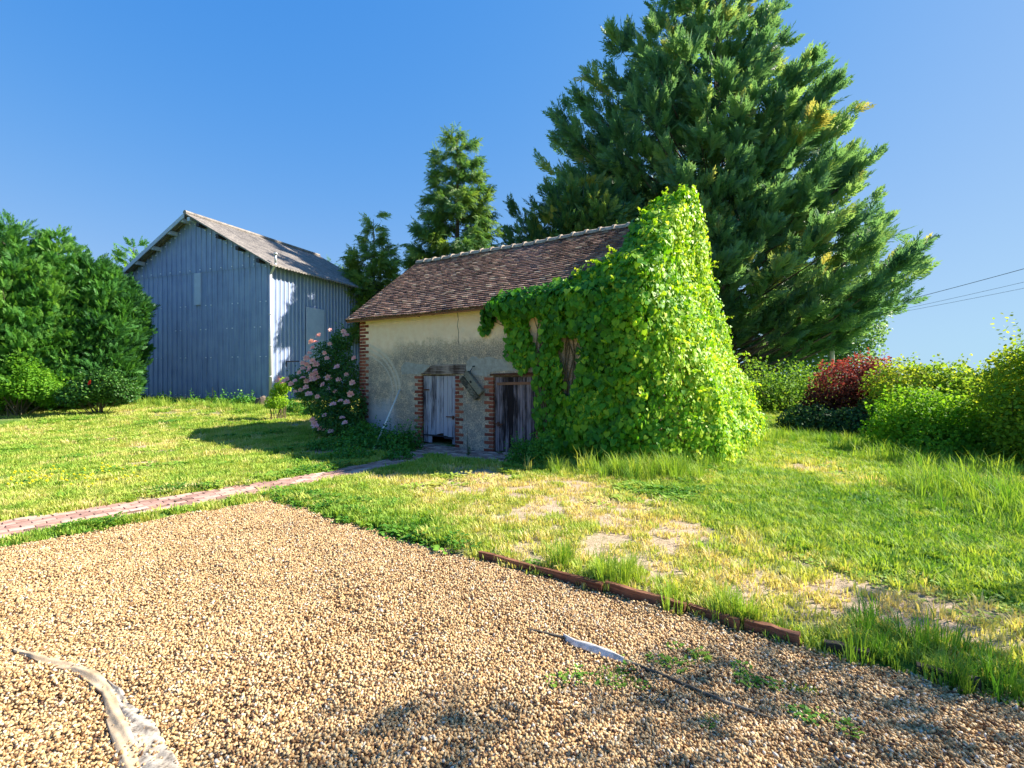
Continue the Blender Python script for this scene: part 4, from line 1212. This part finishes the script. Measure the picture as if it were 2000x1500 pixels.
def blob_plant(name, label, cat, lobes, mat, n, size, T=OVAL, tint_c=.5, base=None, shell=.55, group=None, shoots=0, shoot_len=.35, stems=True, zmin=.02, up=.25, tint_up=.0, amp=.22, parent=None, leaf_name='foliage', kind=None):
    """lobes: (center xyz world, radii xyz)"""
    C_ = np.array([l[0] for l in lobes], float); Rr = np.array([l[1] for l in lobes], float)
    if base is None: base = (C_[:, 0].mean(), C_[:, 1].mean(), tz_scalar(C_[:, 1].mean()))
    base = np.array(base, float)
    A = (Rr[:, 0] * Rr[:, 1] + Rr[:, 0] * Rr[:, 2] + Rr[:, 1] * Rr[:, 2]); A /= A.sum()
    li = rng.choice(len(lobes), n, p=A)
    d = rdir(n); rad = 1 - shell * rnd(n) ** 1.6
    P = C_[li] + d * Rr[li] * rad[:, None]
    P += d * (amp * vnoise(P, 2.2 / max(.4, Rr.mean() ** .5), 2) * Rr[li].mean(axis=1) * .8)[:, None]
    # drop deep inner leaves
    q = np.min(np.linalg.norm((P[:, None, :] - C_[None]) / Rr[None], axis=2), axis=1)
    g0 = terrain(P[:, 0], P[:, 1])
    k = (q > .30) & (P[:, 2] > g0 + zmin)
    P, d, q = P[k], d[k], q[k]
    if shoots:
        for j in range(shoots):
            l = rng.integers(0, len(lobes)); a = rdir(1)[0]; a[2] = abs(a[2]) + .5; a /= np.linalg.norm(a)
            p0 = C_[l] + a * Rr[l] * .9; dr = np.array([a[0] * .3, a[1] * .3, 1.]) + rng.normal(0, .15, 3); dr /= np.linalg.norm(dr)
            m = 9; f = np.linspace(0, 1, m); LN = shoot_len * rnd(1, .5, 1.3)[0]
            P = np.vstack([P, p0 + dr * (f * LN)[:, None] + rng.normal(0, .015, (m, 3))]); d = np.vstack([d, rdir(m) * .7 + dr])
    n = len(P)
    nrm = d + UP * up * 2 + .7 * rdir(n)
    dirs = d * .5 + rdir(n) * .8 - UP * .25
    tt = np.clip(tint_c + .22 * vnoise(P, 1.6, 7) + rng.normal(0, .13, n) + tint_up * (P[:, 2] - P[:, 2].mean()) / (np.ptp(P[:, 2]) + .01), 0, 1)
    root = parent or empty(name, tuple(base), 0, label, cat, group)
    if kind and not parent: root['kind'] = kind
    V, Fs = scatter(T, P - base, frames(dirs, nrm), rnd(n, *size))
    foliage(leaf_name, [(V, Fs, np.repeat(tt, len(T[0])))], mat, root)
    if stems:
        mb = MB()
        for j in range(min(26, 6 + len(lobes) * 3)):
            l = j % len(lobes); tgt = C_[l] + rdir(1)[0] * Rr[l] * .75 - base
            s0 = np.array([rng.normal(0, .12), rng.normal(0, .12), -.1])
            m_ = (s0 + tgt) / 2 + np.array([0, 0, .15]) + rng.normal(0, .08, 3)
            if tgt[2] < .1: tgt[2] = .15
            r_ = .012 + .012 * Rr[l].mean()
            mb.tube([s0, m_, tgt], [r_, r_ * .7, r_ * .25], 5, caps=False)
        mb.build('stems', M['stem'], root, smooth=True)
    return root
def L(px, py, Y, rx, ry=None, rz=None):
    """lobe centred at photo pixel, radii in metres"""
    p = at(px, py, Y); return ((p.x, p.y, p.z), (rx, ry or rx, rz or rx))

# background broadleaf tree right, behind the pole
blob_plant('broadleaf_tree', 'airy broadleaf tree behind the pale utility pole', 'tree', [L(1660, 655, 38, 2.4, 2.4, 2.0), L(1700, 640, 38, 1.3, 1.4, 1.2), L(1610, 690, 38, 2.0), L(1560, 690, 38, 2.2), L(1660, 710, 38, 2.4), L(1500, 700, 38, 2.0), L(1590, 650, 38, 1.8)], M['broad'], 9000, (.16, .28), tint_c=.55, shell=.8, amp=.35)
blob_plant('broadleaf_tree', 'dense rounded tree behind the far end of the barn', 'tree', [L(665, 570, 36, 1.8), L(700, 590, 36, 1.8), L(640, 600, 36, 1.8), L(760, 600, 36, 2.0), L(690, 640, 36, 2.6)], M['hedge_yellow'], 7000, (.14, .26), tint_c=.5)
# shrubs right side
blob_plant('shrub', 'pale leafy shrub at the far end of the grass track', 'shrub', [L(1500, 765, 18.5, .9, .9, .8), L(1545, 750, 18.5, .9, .9, .7), L(1590, 745, 19, .8, .8, .7), L(1470, 750, 18, .9), L(1520, 800, 18, .9), L(1580, 790, 18.2, .9)], M['hedge_yellow'], 7500, (.06, .12), tint_c=.26, shoots=24, amp=.45, shell=.8)
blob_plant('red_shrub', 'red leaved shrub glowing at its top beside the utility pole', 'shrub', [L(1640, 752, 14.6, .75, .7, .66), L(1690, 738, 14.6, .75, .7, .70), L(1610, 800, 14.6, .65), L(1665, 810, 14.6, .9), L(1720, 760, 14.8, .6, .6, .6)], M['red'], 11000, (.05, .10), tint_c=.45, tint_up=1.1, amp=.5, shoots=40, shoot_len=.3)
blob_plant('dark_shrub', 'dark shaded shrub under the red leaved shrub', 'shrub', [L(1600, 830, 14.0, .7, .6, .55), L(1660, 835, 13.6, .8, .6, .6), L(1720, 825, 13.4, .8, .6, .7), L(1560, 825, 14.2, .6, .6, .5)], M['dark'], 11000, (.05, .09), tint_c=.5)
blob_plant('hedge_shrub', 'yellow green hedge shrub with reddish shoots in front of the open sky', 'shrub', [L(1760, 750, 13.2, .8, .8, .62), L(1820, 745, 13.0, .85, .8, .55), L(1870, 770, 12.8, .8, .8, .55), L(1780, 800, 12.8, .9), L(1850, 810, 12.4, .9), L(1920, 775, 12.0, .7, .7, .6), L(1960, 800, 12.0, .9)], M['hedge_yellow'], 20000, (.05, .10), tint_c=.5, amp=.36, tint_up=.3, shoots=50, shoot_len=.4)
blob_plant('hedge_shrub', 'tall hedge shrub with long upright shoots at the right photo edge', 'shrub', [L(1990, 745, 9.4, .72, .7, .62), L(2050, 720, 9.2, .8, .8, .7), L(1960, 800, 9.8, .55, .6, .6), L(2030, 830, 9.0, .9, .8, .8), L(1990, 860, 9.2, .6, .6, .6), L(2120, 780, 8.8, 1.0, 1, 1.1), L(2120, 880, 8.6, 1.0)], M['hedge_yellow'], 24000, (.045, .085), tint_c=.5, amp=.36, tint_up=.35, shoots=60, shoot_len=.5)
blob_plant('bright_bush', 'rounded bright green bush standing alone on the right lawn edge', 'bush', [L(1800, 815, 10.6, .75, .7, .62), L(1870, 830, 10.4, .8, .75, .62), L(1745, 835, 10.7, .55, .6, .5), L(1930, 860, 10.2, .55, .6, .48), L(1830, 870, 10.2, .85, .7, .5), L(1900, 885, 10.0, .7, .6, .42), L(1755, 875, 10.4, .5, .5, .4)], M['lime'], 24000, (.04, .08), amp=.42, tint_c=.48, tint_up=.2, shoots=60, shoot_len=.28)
# left foreground shrubs under the conifers
blob_plant('lime_shrub', 'yellow green leafy shrub under the left hedge conifers', 'shrub', [L(20, 755, 17.3, .8, .7, .62), L(65, 750, 17.3, .7, .7, .62), L(100, 765, 17.5, .6, .6, .5), L(-30, 745, 17.2, .9), L(45, 715, 17.6, .5, .5, .45)], M['lime'], 11000, (.06, .10), tint_c=.34, amp=.5, shoots=50)
rb = blob_plant('red_rose_bush', 'dark rose bush with a single red bloom beside the barn', 'rose bush', [L(170, 760, 17.6, .6, .5, .5), L(205, 750, 17.8, .6, .5, .62), L(240, 765, 18.0, .5, .5, .45), L(140, 775, 17.4, .5, .4, .35)], M['shrub'], 7000, (.06, .10), tint_c=.42, shoots=16)

def flower_mesh(mat, seed=0, petals=13):
    P, D, N_, S = [], [], [], []
    for i in range(petals):
        ring_ = i % 3; a = i * 2.4; el = (.15, .6, 1.1)[ring_]
        d = np.array([math.cos(a) * math.cos(el), math.sin(a) * math.cos(el), math.sin(el)]); P.append(d * .1); D.append(d); N_.append(np.array([-math.cos(a) * math.sin(el), -math.sin(a) * math.sin(el), math.cos(el)])); S.append((1., .8, .55)[ring_])
    V, Fs = scatter(OVAL, np.array(P), frames(np.array(D), np.array(N_)), np.array(S) * np.ones(petals))
    V[:, 2] *= .8
    return to_mesh('flower', V, Fs, np.repeat(np.linspace(.2, .9, petals), 6), mats=[mat])
M['pink'] = leaf_mat('pink_petals', [(0, (.82, .30, .36)), (.5, (.90, .50, .50)), (1, (.92, .70, .62))], .3, .5, .2)
M['redp'] = leaf_mat('red_petals', [(0, (.55, .02, .02)), (1, (.75, .05, .04))], .2, .5, .2)
def put_flowers(root, me, pts, size, face=(0, -1, .5), name='flower'):
    b = Vector(root.location)
    for p in pts:
        o = link(name, me, root)
        o.location = Vector(p) - b
        f = Vector(face) + Vector(rdir(1)[0]) * .7
        o.rotation_euler = f.to_track_quat('Z', 'Y').to_euler()
        s = random.uniform(*size); o.scale = (s, s, s)
frd = flower_mesh(M['redp'])
put_flowers(rb, frd, [at(176, 748, 16.75)], (.11, .12))
# pink rose bush against the left corner of the outbuilding
def L2(px, py, Y, rx, ry=None, rz=None): return L(px, py, Y, rx, ry, rz)
rose = blob_plant('pink_rose_bush', 'tall rose bush covered in pink blooms against the brick corner', 'rose bush',
    [L(650, 700, 13.9, .55, .5, .55), L(615, 735, 13.7, .45, .45, .4), L(675, 740, 13.6, .5, .5, .55), L(640, 785, 13.3, .6, .5, .5), L(690, 800, 13.1, .38, .4, .5), L(600, 760, 13.6, .35, .4, .3), L(655, 825, 12.9, .6, .5, .4), L(668, 665, 14.0, .30, .35, .30), L(575, 745, 13.8, .2, .3, .18), L(695, 840, 12.7, .35, .35, .3)],
    M['rose_leaf'], 21000, (.035, .07), tint_c=.45, shoots=36, shoot_len=.35, amp=.3)
fpk = flower_mesh(M['pink'])
fx = [(622, 656), (617, 668), (612, 680), (608, 668), (604, 690), (598, 700), (592, 710), (600, 712), (611, 706), (616, 712), (606, 718), (614, 724), (601, 724), (592, 720), (586, 728), (607, 733), (616, 730), (590, 738), (578, 744), (570, 750), (611, 741), (620, 737), (600, 745), (633, 690), (646, 645), (673, 648), (677, 655), (642, 738), (662, 742), (676, 732), (660, 717), (640, 760), (597, 757), (586, 762), (604, 770), (637, 700), (663, 783), (678, 786), (650, 790), (670, 816), (672, 826), (618, 834), (626, 838), (634, 840), (616, 828), (612, 820), (547, 738), (553, 744), (560, 742), (541, 745), (684, 770), (629, 752), (655, 765), (621, 775), (690, 748), (575, 765), (690, 700), (645, 672), (632, 812), (648, 843)]
put_flowers(rose, fpk, [at(x_ + random.uniform(-2, 2), y_, (13.15 if y_ < 770 else 12.45) + random.uniform(-.12, .1)) for x_, y_ in fx], (.06, .105))
yb = blob_plant('rose_clump', 'small yellow green clump with pink blooms beside the barn downpipe', 'rose bush', [L(553, 752, 16.5, .28, .3, .25), L(545, 768, 16.5, .25, .3, .25), L(540, 785, 16.3, .35, .3, .2)], M['lime'], 2600, (.04, .08), tint_c=.7)
put_flowers(yb, fpk, [at(545 + i * 5, 741 + (i * 7) % 9, 16.1) for i in range(4)], (.07, .10))
# herb banks near the wall
def bank(name, label, cat, spots, mat, n, size, tint_c=.45, **kw):
    lobes = []
    for (px, py, w, h) in spots:
        g = gnd(px, py); lobes.append(((g[0], g[1], tz_scalar(g[1]) + h * .25), (w, w * .8, h)))
    return blob_plant(name, label, cat, lobes, mat, n, size, tint_c=tint_c, **kw)
bank('weed_bank', 'dark green leafy weeds banked against the plaster left of the doors', 'weeds', [(715, 868, .5, .42), (745, 878, .45, .4), (775, 885, .42, .38), (800, 880, .32, .36), (690, 880, .45, .3), (690, 900, .5, .2), (780, 900, .3, .2), (640, 880, .5, .22)], M['weed'], 14000, (.03, .065), .36, shoots=60, shoot_len=.3, stems=False)
bank('herb_bush', 'low feathery green bush at the foot of the right door', 'bush', [(1020, 905, .3, .36), (1040, 910, .3, .42), (1060, 915, .3, .44), (1005, 912, .2, .2)], M['weed'], 5500, (.03, .055), .45, shoots=30, shoot_len=.25, stems=False)
bank('weed_bank', 'shaded green weeds along the foot of the barn front', 'weeds', [(265, 788, .5, .3), (320, 790, .5, .22), (380, 790, .6, .22), (430, 792, .6, .25), (480, 792, .6, .3), (550, 800, .7, .35), (590, 808, .6, .35), (610, 815, .5, .3)], M['weed'], 9000, (.05, .10), .45, shoots=60, shoot_len=.35, stems=False)
def stalk(px, py, h, label, tint=.45, n=26, lean=0.0, mat='weed', sz=(.05, .11)):
    g = gnd(px, py); b = np.array([g[0], g[1], tz_scalar(g[1])])
    root = empty('stalk_weed', tuple(b), 0, label, 'weed')
    f = np.linspace(.1, 1, n); P = np.stack([lean * f * h, f * 0, f * h], 1)
    a = np.arange(n) * 2.4; d = np.stack([np.cos(a), np.sin(a), .35 + 0 * a], 1)
    V, Fs = scatter(OVAL, P, frames(d, np.tile(UP, (n, 1)) + .3 * rdir(n)), np.interp(f, [0, 1], [sz[1], sz[0]]))
    foliage('leaves', [(V, Fs, np.repeat(np.clip(tint + rng.normal(0, .1, n), 0, 1), 6))], M[mat], root)
    mb = MB(); mb.tube([(0, 0, -.05), (lean * h * .5, 0, h * .5), (lean * h, 0, h)], [.009, .007, .003], 5); mb.build('stem', M['stem'], root)
stalk(762, 880, .75, 'tall leafy weed stalk beside the pale tool handle', .3)
stalk(782, 872, .62, 'thin straw coloured stalk leaning left of the pale door', .9, 8, -.12, 'straw', (.02, .04))
stalk(914, 892, .60, 'thin dry stalk growing between the two doors', .8, 10, -.03, 'straw', (.02, .05))
stalk(915, 893, .22, 'small leafy weed at the foot of the wall between the doors', .55, 22, .05, 'shrub', (.05, .09))
stalk(1546, 830, 1.15, 'slender leafy stalk in front of the far dark shrubs', .7, 30)
stalk(415, 792, .8, 'dark spiky weed against the middle of the barn front', .1, 30, 0, 'dark')

# ------------------------------------------------------------------ CREEPER over the right end of the outbuilding
def wall_uz(px, py):
    r = ray(px, py); n_ = np.array([HV[0], HV[1], 0]); o = np.array([HO[0], HO[1], 0]); c_ = np.array([0, 0, CAMZ])
    t_ = ((o - c_) @ n_) / (r @ n_); p = c_ + r * t_
    return (float((p[:2] - HO) @ HU), float(p[2]))
def roof_uv(px, py):
    r = ray(px, py); ta = math.tan(ALPHA)
    n_ = np.array([-HV[0] * ta, -HV[1] * ta, 1.0]); o = np.array([HO[0], HO[1], EZ + .1]); c_ = np.array([0, 0, CAMZ])
    t_ = ((o - c_) @ n_) / (r @ n_); p = c_ + r * t_
    return (float((p[:2] - HO) @ HU), float((p[:2] - HO) @ HV))
FR_ = [wall_uz(*p) for p in [(975, 585), (1010, 625), (1000, 652), (1010, 690), (1022, 700), (1042, 690), (1040, 650), (1070, 640), (1062, 690), (1045, 730), (1052, 790), (1056, 860), (1050, 915), (1100, 935), (1200, 935), (1400, 950), (1420, 560), (1300, 480), (1150, 545), (1000, 560)]]
HOLE = [wall_uz(*p) for p in [(1102, 650), (1140, 655), (1150, 690), (1136, 725), (1126, 775), (1100, 765), (1104, 712), (1090, 690)]]
HOLE2 = [wall_uz(*p) for p in [(1030, 618), (1062, 612), (1068, 650), (1050, 690), (1040, 665)]]
STR = [wall_uz(*p) for p in [(938, 600), (975, 592), (968, 622), (955, 652), (944, 655), (940, 640), (950, 615)]]
STR2 = [wall_uz(*p) for p in [(985, 585), (1030, 590), (1062, 640), (1052, 690), (1044, 712), (1020, 728), (1002, 705), (990, 690), (996, 650), (985, 630)]]
RF = [roof_uv(*p) for p in [(1268, 420), (1275, 455), (1250, 482), (1225, 502), (1218, 526), (1175, 540), (1130, 556), (1085, 568), (1010, 578), (960, 590), (1300, 640), (1500, 500), (1400, 380)]]
def prism_d(u, v, z):
    ca, sa = math.cos(ALPHA), math.sin(ALPHA)
    top = EZ + .12
    d1 = -v; d2 = v - HD; d5 = u - HL
    d3 = (z - top) * ca - v * sa; d4 = (z - top) * ca - (HD - v) * sa
    D = np.stack([d1, d2, d3, d4, d5], 0)
    k = .12
    return k * np.log(np.exp(np.clip(D / k, -60, 60)).sum(0)), np.argmax(D, 0)
def thick(u, v, z, P):
    nz_ = .12 * vnoise(P, 1.3, 4) + .09 * vnoise(P, 3.0, 6) + .06 * vnoise(P, 6.5, 2) + .16 * vnoise(P, .75, 9) * np.clip((u - 6.8), 0, 1) * np.clip((4.6 - z) / 1.5, 0, 1)
    tf = .10 + .22 * np.clip((u - 6.1) / 1.2, 0, 1) + .05 * np.clip((1.6 - z) / 1.6, 0, 1)
    tf = np.where(u < 6.0, .09, tf)
    rt = np.clip((u - 5.0) / 1.2, 0, 1)
    tf = tf + .34 * (np.clip((z - 2.75) / .35, 0, 1) * (1 - rt) + rt * .75 * np.clip((z - 1.4) / 1.6, 0, 1)) * np.clip((u - 4.2) / .4, 0, 1) * np.clip((8.2 - u) / .9, 0, 1) * np.clip((3.6 - z) / .3, 0, 1)
    g = .18 + 1.45 * np.clip(1 - z / 4.4, 0, 1) ** 1.1
    gv = np.clip((u - HL + .1) / .4, 0, 1) * np.clip((v + .3) / 1.2, 0, 1)
    top = .22 * np.clip((u - 7.0) / .6, 0, 1) * np.clip((z - 3.2) / 1.2, 0, 1)
    return tf * (1 - gv) + np.maximum(g, tf) * gv + top + nz_ * np.clip((u - 5.3), .15, 1)
N_ = 5200000
u = rnd(N_, 2.9, 10.6); v = rnd(N_, -.75, 6.6); z = rnd(N_, 0, 6.1)
Pl = np.stack([u, v, z], 1)
d_, arg = prism_d(u, v, z)
rough = (d_ > .0) & (d_ < 2.1)
Pl, d_, arg = Pl[rough], d_[rough], arg[rough]; u, v, z = Pl.T
th = thick(u, v, z, Pl)
k = (d_ - th > -.24) & (d_ - th < .04 * rng.normal(size=len(d_)))
Pl, arg, d_ = Pl[k], arg[k], d_[k]; u, v, z = Pl.T
front = (arg == 0) | ((v < 0) & (u < HL)); roofm = ((arg == 2) & ~front); side_ = (arg == 4); 
jx = rng.normal(0, .035, len(u))
okf = (inpoly(u + jx, z, FR_) & (polydist(u + jx, z, HOLE) > 0) & (polydist(u + jx, z, HOLE2) > 0)) | inpoly(u + jx, z, STR) | (inpoly(u + jx, z, STR2) & (polydist(u + jx, z, HOLE2) > 0))
okr = inpoly(u + jx, v, RF) | (u > 7.3)
okb = u > 7.0
ok = np.where(front & (z < EZ + .25), okf, np.where(side_, True, np.where(arg == 3, okb, np.where(arg == 1, u > 6.8, okr))))
ok &= z < 5.85
Pl, arg = Pl[ok], arg[ok]
keep = rng.permutation(len(Pl))[:78000]
Pl, arg = Pl[keep], arg[keep]

e = .03
def sdf(P): 
    a, _ = prism_d(P[:, 0], P[:, 1], P[:, 2]); return a - thick(P[:, 0], P[:, 1], P[:, 2], P)
g0 = sdf(Pl); G = np.stack([sdf(Pl + np.eye(3)[i] * e) - g0 for i in range(3)], 1); G /= np.linalg.norm(G, axis=1, keepdims=True) + 1e-9
n = len(Pl)
nr_ = G + .60 * rdir(n) + UP * .35
dn = np.tile(-UP, (n, 1)) + .55 * rdir(n) + .25 * G
dn -= G * np.sum(dn * G, axis=1, keepdims=True) * .7
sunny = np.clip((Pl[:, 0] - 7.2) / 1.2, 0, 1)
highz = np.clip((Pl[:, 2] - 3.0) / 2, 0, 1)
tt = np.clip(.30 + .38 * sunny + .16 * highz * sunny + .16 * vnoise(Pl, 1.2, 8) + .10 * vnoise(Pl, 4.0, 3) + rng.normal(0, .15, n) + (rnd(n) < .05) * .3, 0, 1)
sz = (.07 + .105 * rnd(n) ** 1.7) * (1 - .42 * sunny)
creeper = empty('creeper', (HO[0], HO[1], 0), HANG, 'lush green creeper smothering the right end of the outbuilding and its roof', 'creeper')
# loose shoots reaching out of the mass
cand = np.where((Pl[:, 0] > 6.3) & (Pl[:, 2] > .8) & (rnd(n) < 1))[0]
xp, xd, xn_, xs2, xt = [], [], [], [], []
for i_ in rng.choice(cand, 230):
    o_p = Pl[i_]; dr = G[i_] * .9 + UP * rng.uniform(-.2, .9) + rng.normal(0, .35, 3); dr /= np.linalg.norm(dr); LN = rng.uniform(.12, .42); m = int(4 + LN * 22)
    f = np.linspace(.2, 1, m)
    xp.append(o_p + dr * (f * LN)[:, None] - UP * (f * f * LN * .25)[:, None] + rng.normal(0, .012, (m, 3))); xd.append(rdir(m) * .8 + dr - UP * .3); xn_.append(UP + .8 * rdir(m)); xs2.append(.10 - .055 * f); xt.append(np.clip(.62 + .3 * f + rng.normal(0, .1, m), 0, 1))
Pl = np.vstack([Pl] + xp); dn = np.vstack([dn] + xd); nr_ = np.vstack([nr_] + xn_); sz = np.concatenate([sz] + xs2); tt = np.concatenate([tt] + xt)
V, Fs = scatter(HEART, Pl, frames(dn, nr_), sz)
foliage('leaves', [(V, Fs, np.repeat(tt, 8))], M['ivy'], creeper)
mb = MB()
for i in range(26):
    u0 = random.uniform(5.8, 8.2); pts = []
    for k_ in range(7):
        f = k_ / 6; uu = u0 + .5 * math.sin(i + f * 3) * f; pts.append((min(uu, 8.35), -.05 - .03 * math.sin(i * 2 + f * 5), 3.2 * f))
    mb.tube(pts, [.022, .02, .018, .016, .013, .010, .006], 5)
for i in range(2):
    mb.tube([(6.0 + .2 * i, -.06, .1 + i * .4), (5.8, -.07, 1.9), (5.2, -.07, 2.6 + .05 * i), (4.3 + .1 * i, -.07, 3.0 + .05 * i)], [.018, .016, .012, .006], 5)
mb.build('stems', M['stem'], creeper, smooth=True)

# tall grass along the creeper, the bushes and the edging boards
def strip_grass(name, spots, n, label, tint=.35, idxr=(8, 15), sc=(.7, 1.3), spread=.25, tj=.12, zs=1.0):
    xs_, ys_ = [], []
    for i in range(n):
        a, b = random.choice(spots); f = random.random()
        ga, gb = gnd(*a), gnd(*b)
        xs_.append(ga[0] + (gb[0] - ga[0]) * f + random.gauss(0, spread)); ys_.append(ga[1] + (gb[1] - ga[1]) * f + random.gauss(0, spread))
    x, y = np.array(xs_), np.array(ys_); k = polydist(x, y, GRAVEL) > -.03; x, y = x[k], y[k]; n = len(x)
    k2 = ground_ok(x, y, -.05); x, y = x[k2], y[k2]; n = len(x)
    emit_grass(name, x, y, rng.integers(*idxr, n), rnd(n, *sc), np.clip(rng.normal(tint, tj, n), 0, 1), label, zs)
strip_grass('tall_grass', [((1070, 925), (1300, 940)), ((1300, 940), (1430, 890)), ((1430, 890), (1510, 860)), ((1200, 940), (1350, 935))], 420, 'tall seeding grass along the foot of the creeper', .5, spread=.2, sc=(.35, 1.0))
strip_grass('tall_grass', [((1520, 860), (1700, 880)), ((1700, 890), (1960, 950)), ((1800, 960), (2050, 1010)), ((1900, 960), (2100, 1080))], 700, 'tall bright grass in front of the right hand bushes', .45, spread=.4, sc=(.35, 1.0))
strip_grass('tall_grass', [((1560, 1265), (1800, 1320)), ((1800, 1325), (2000, 1385)), ((1650, 1230), (1950, 1320)), ((1650, 1230), (1950, 1320))], 70, 'long green tufts hanging over the right end of the edging boards', .3, spread=.09, sc=(.3, .65))
strip_grass('tall_grass', [((1230, 1130), (1330, 1190)), ((1180, 1140), (1200, 1150)), ((1400, 1205), (1480, 1230)), ((1090, 1110), (1120, 1120))], 90, 'lime tufts of long grass overhanging the middle edging boards', .55, spread=.05, sc=(.35, .6))
strip_grass('tall_grass', [((240, 790), (620, 812)), ((0, 795), (240, 792))], 420, 'unmown grass along the foot of the barn and left hedge', .55, spread=.3, sc=(.5, 1.1))
strip_grass('weeds', [((540, 975), (700, 1035)), ((700, 1035), (900, 1090)), ((560, 965), (700, 1010))], 230, 'dark low leafy weeds along the far border of the gravel', .18, (15, 19), (.7, 1.3), .12)
strip_grass('weeds', [((600, 900), (690, 905)), ((120, 1030), (200, 1032)), ((300, 965), (420, 958)), ((560, 900), (660, 900))], 200, 'patches of green leafy weeds in the lawn', .15, (15, 19), (.6, 1.2), .10)
# weeds within the gravel
xs_, ys_ = [], []
for (px, py, m, sp) in [(1140, 1335, 9, .05), (1230, 1330, 7, .06), (1450, 1330, 8, .05), (1350, 1300, 7, .05), (1310, 1320, 5, .06), (1560, 1400, 4, .03), (1385, 1415, 3, .03), (1650, 1430, 3, .03), (1205, 1350, 4, .05), (160, 1043, 9, .06), (130, 1048, 6, .06), (1520, 1345, 4, .05)]:
    g = gnd(px, py)
    for _ in range(m): xs_.append(g[0] + random.gauss(0, sp)); ys_.append(g[1] + random.gauss(0, sp))
x, y = np.array(xs_), np.array(ys_); n = len(x)
P = np.stack([x, y, gravel_z(x, y) + .005], 1)
scatter_stuff('weeds', P, np.stack([x * 0, x * 0, rnd(n, 0, 6.28)], 1), np.repeat(rnd(n, .25, .6)[:, None], 3, 1), np.where(rnd(n) < .6, rng.integers(15, 19, n), rng.integers(0, 7, n)), rnd(n, .1, .45), pg, 'small green weeds sprouting through the gravel', 'weeds')
# dandelions
dm = []
P_ = np.zeros((16, 3)); a = np.arange(16) * 2.4; el = np.linspace(.1, 1.4, 16)
D_ = np.stack([np.cos(a) * np.cos(el), np.sin(a) * np.cos(el), np.sin(el)], 1)
V, Fs = scatter(OVAL, P_ + UP * .10, frames(D_, np.tile(UP, (16, 1)) + .1), np.full(16, .022))
t = NT('dandelion_yellow'); M['dand'] = t.done(t.principled((.85, .78, .04), .7))
pd = proto_collection('dandelion_protos', [to_mesh('dandelion_head', V, Fs, mats=[M['dand']])])
dx = [gnd(random.uniform(10, 300), random.uniform(925, 975)) for _ in range(46)] + [gnd(random.uniform(20, 230), random.uniform(935, 965)) for _ in range(34)]
x = np.array([p[0] for p in dx]); y = np.array([p[1] for p in dx]); k = ground_ok(x, y); x, y = x[k], y[k]; n = len(x)
scatter_stuff('dandelions', np.stack([x, y, terrain(x, y)], 1), np.zeros((n, 3)), np.repeat(rnd(n, .8, 1.3)[:, None], 3, 1), np.zeros(n), rnd(n), pd, 'tiny yellow dandelion flowers dotting the left lawn', 'flowers')

# tree standing out of frame on the right whose crown shades the gravel and the lawn edge
CS = []
for (sx_, sy_, L_, r_) in [(-.45, 2.2, 8.2, .45), (.2, 1.7, 8.0, .4), (.75, 2.35, 7.6, .5), (1.6, 2.0, 7.4, .55), (2.1, 2.9, 7.0, .5), (2.6, 3.35, 7.2, .45), (-.9, 1.75, 8.6, .5), (2.3, 2.3, 7.0, .5), (1.2, 2.75, 8.3, .35), (-1.9, 1.6, 9.2, .35)]:
    CS.append(((sx_ + SUN.x / SUN.z * .81 * L_, sy_ + SUN.y / SUN.z * .81 * L_, .81 * L_), (r_, r_, r_ * .8)))
blob_plant('garden_tree', 'young broadleaf tree at the right whose dappled shade falls on the gravel', 'tree', CS, M['broad'], 1500, (.06, .11), base=(8.6, 4.7, 0), shell=.9)
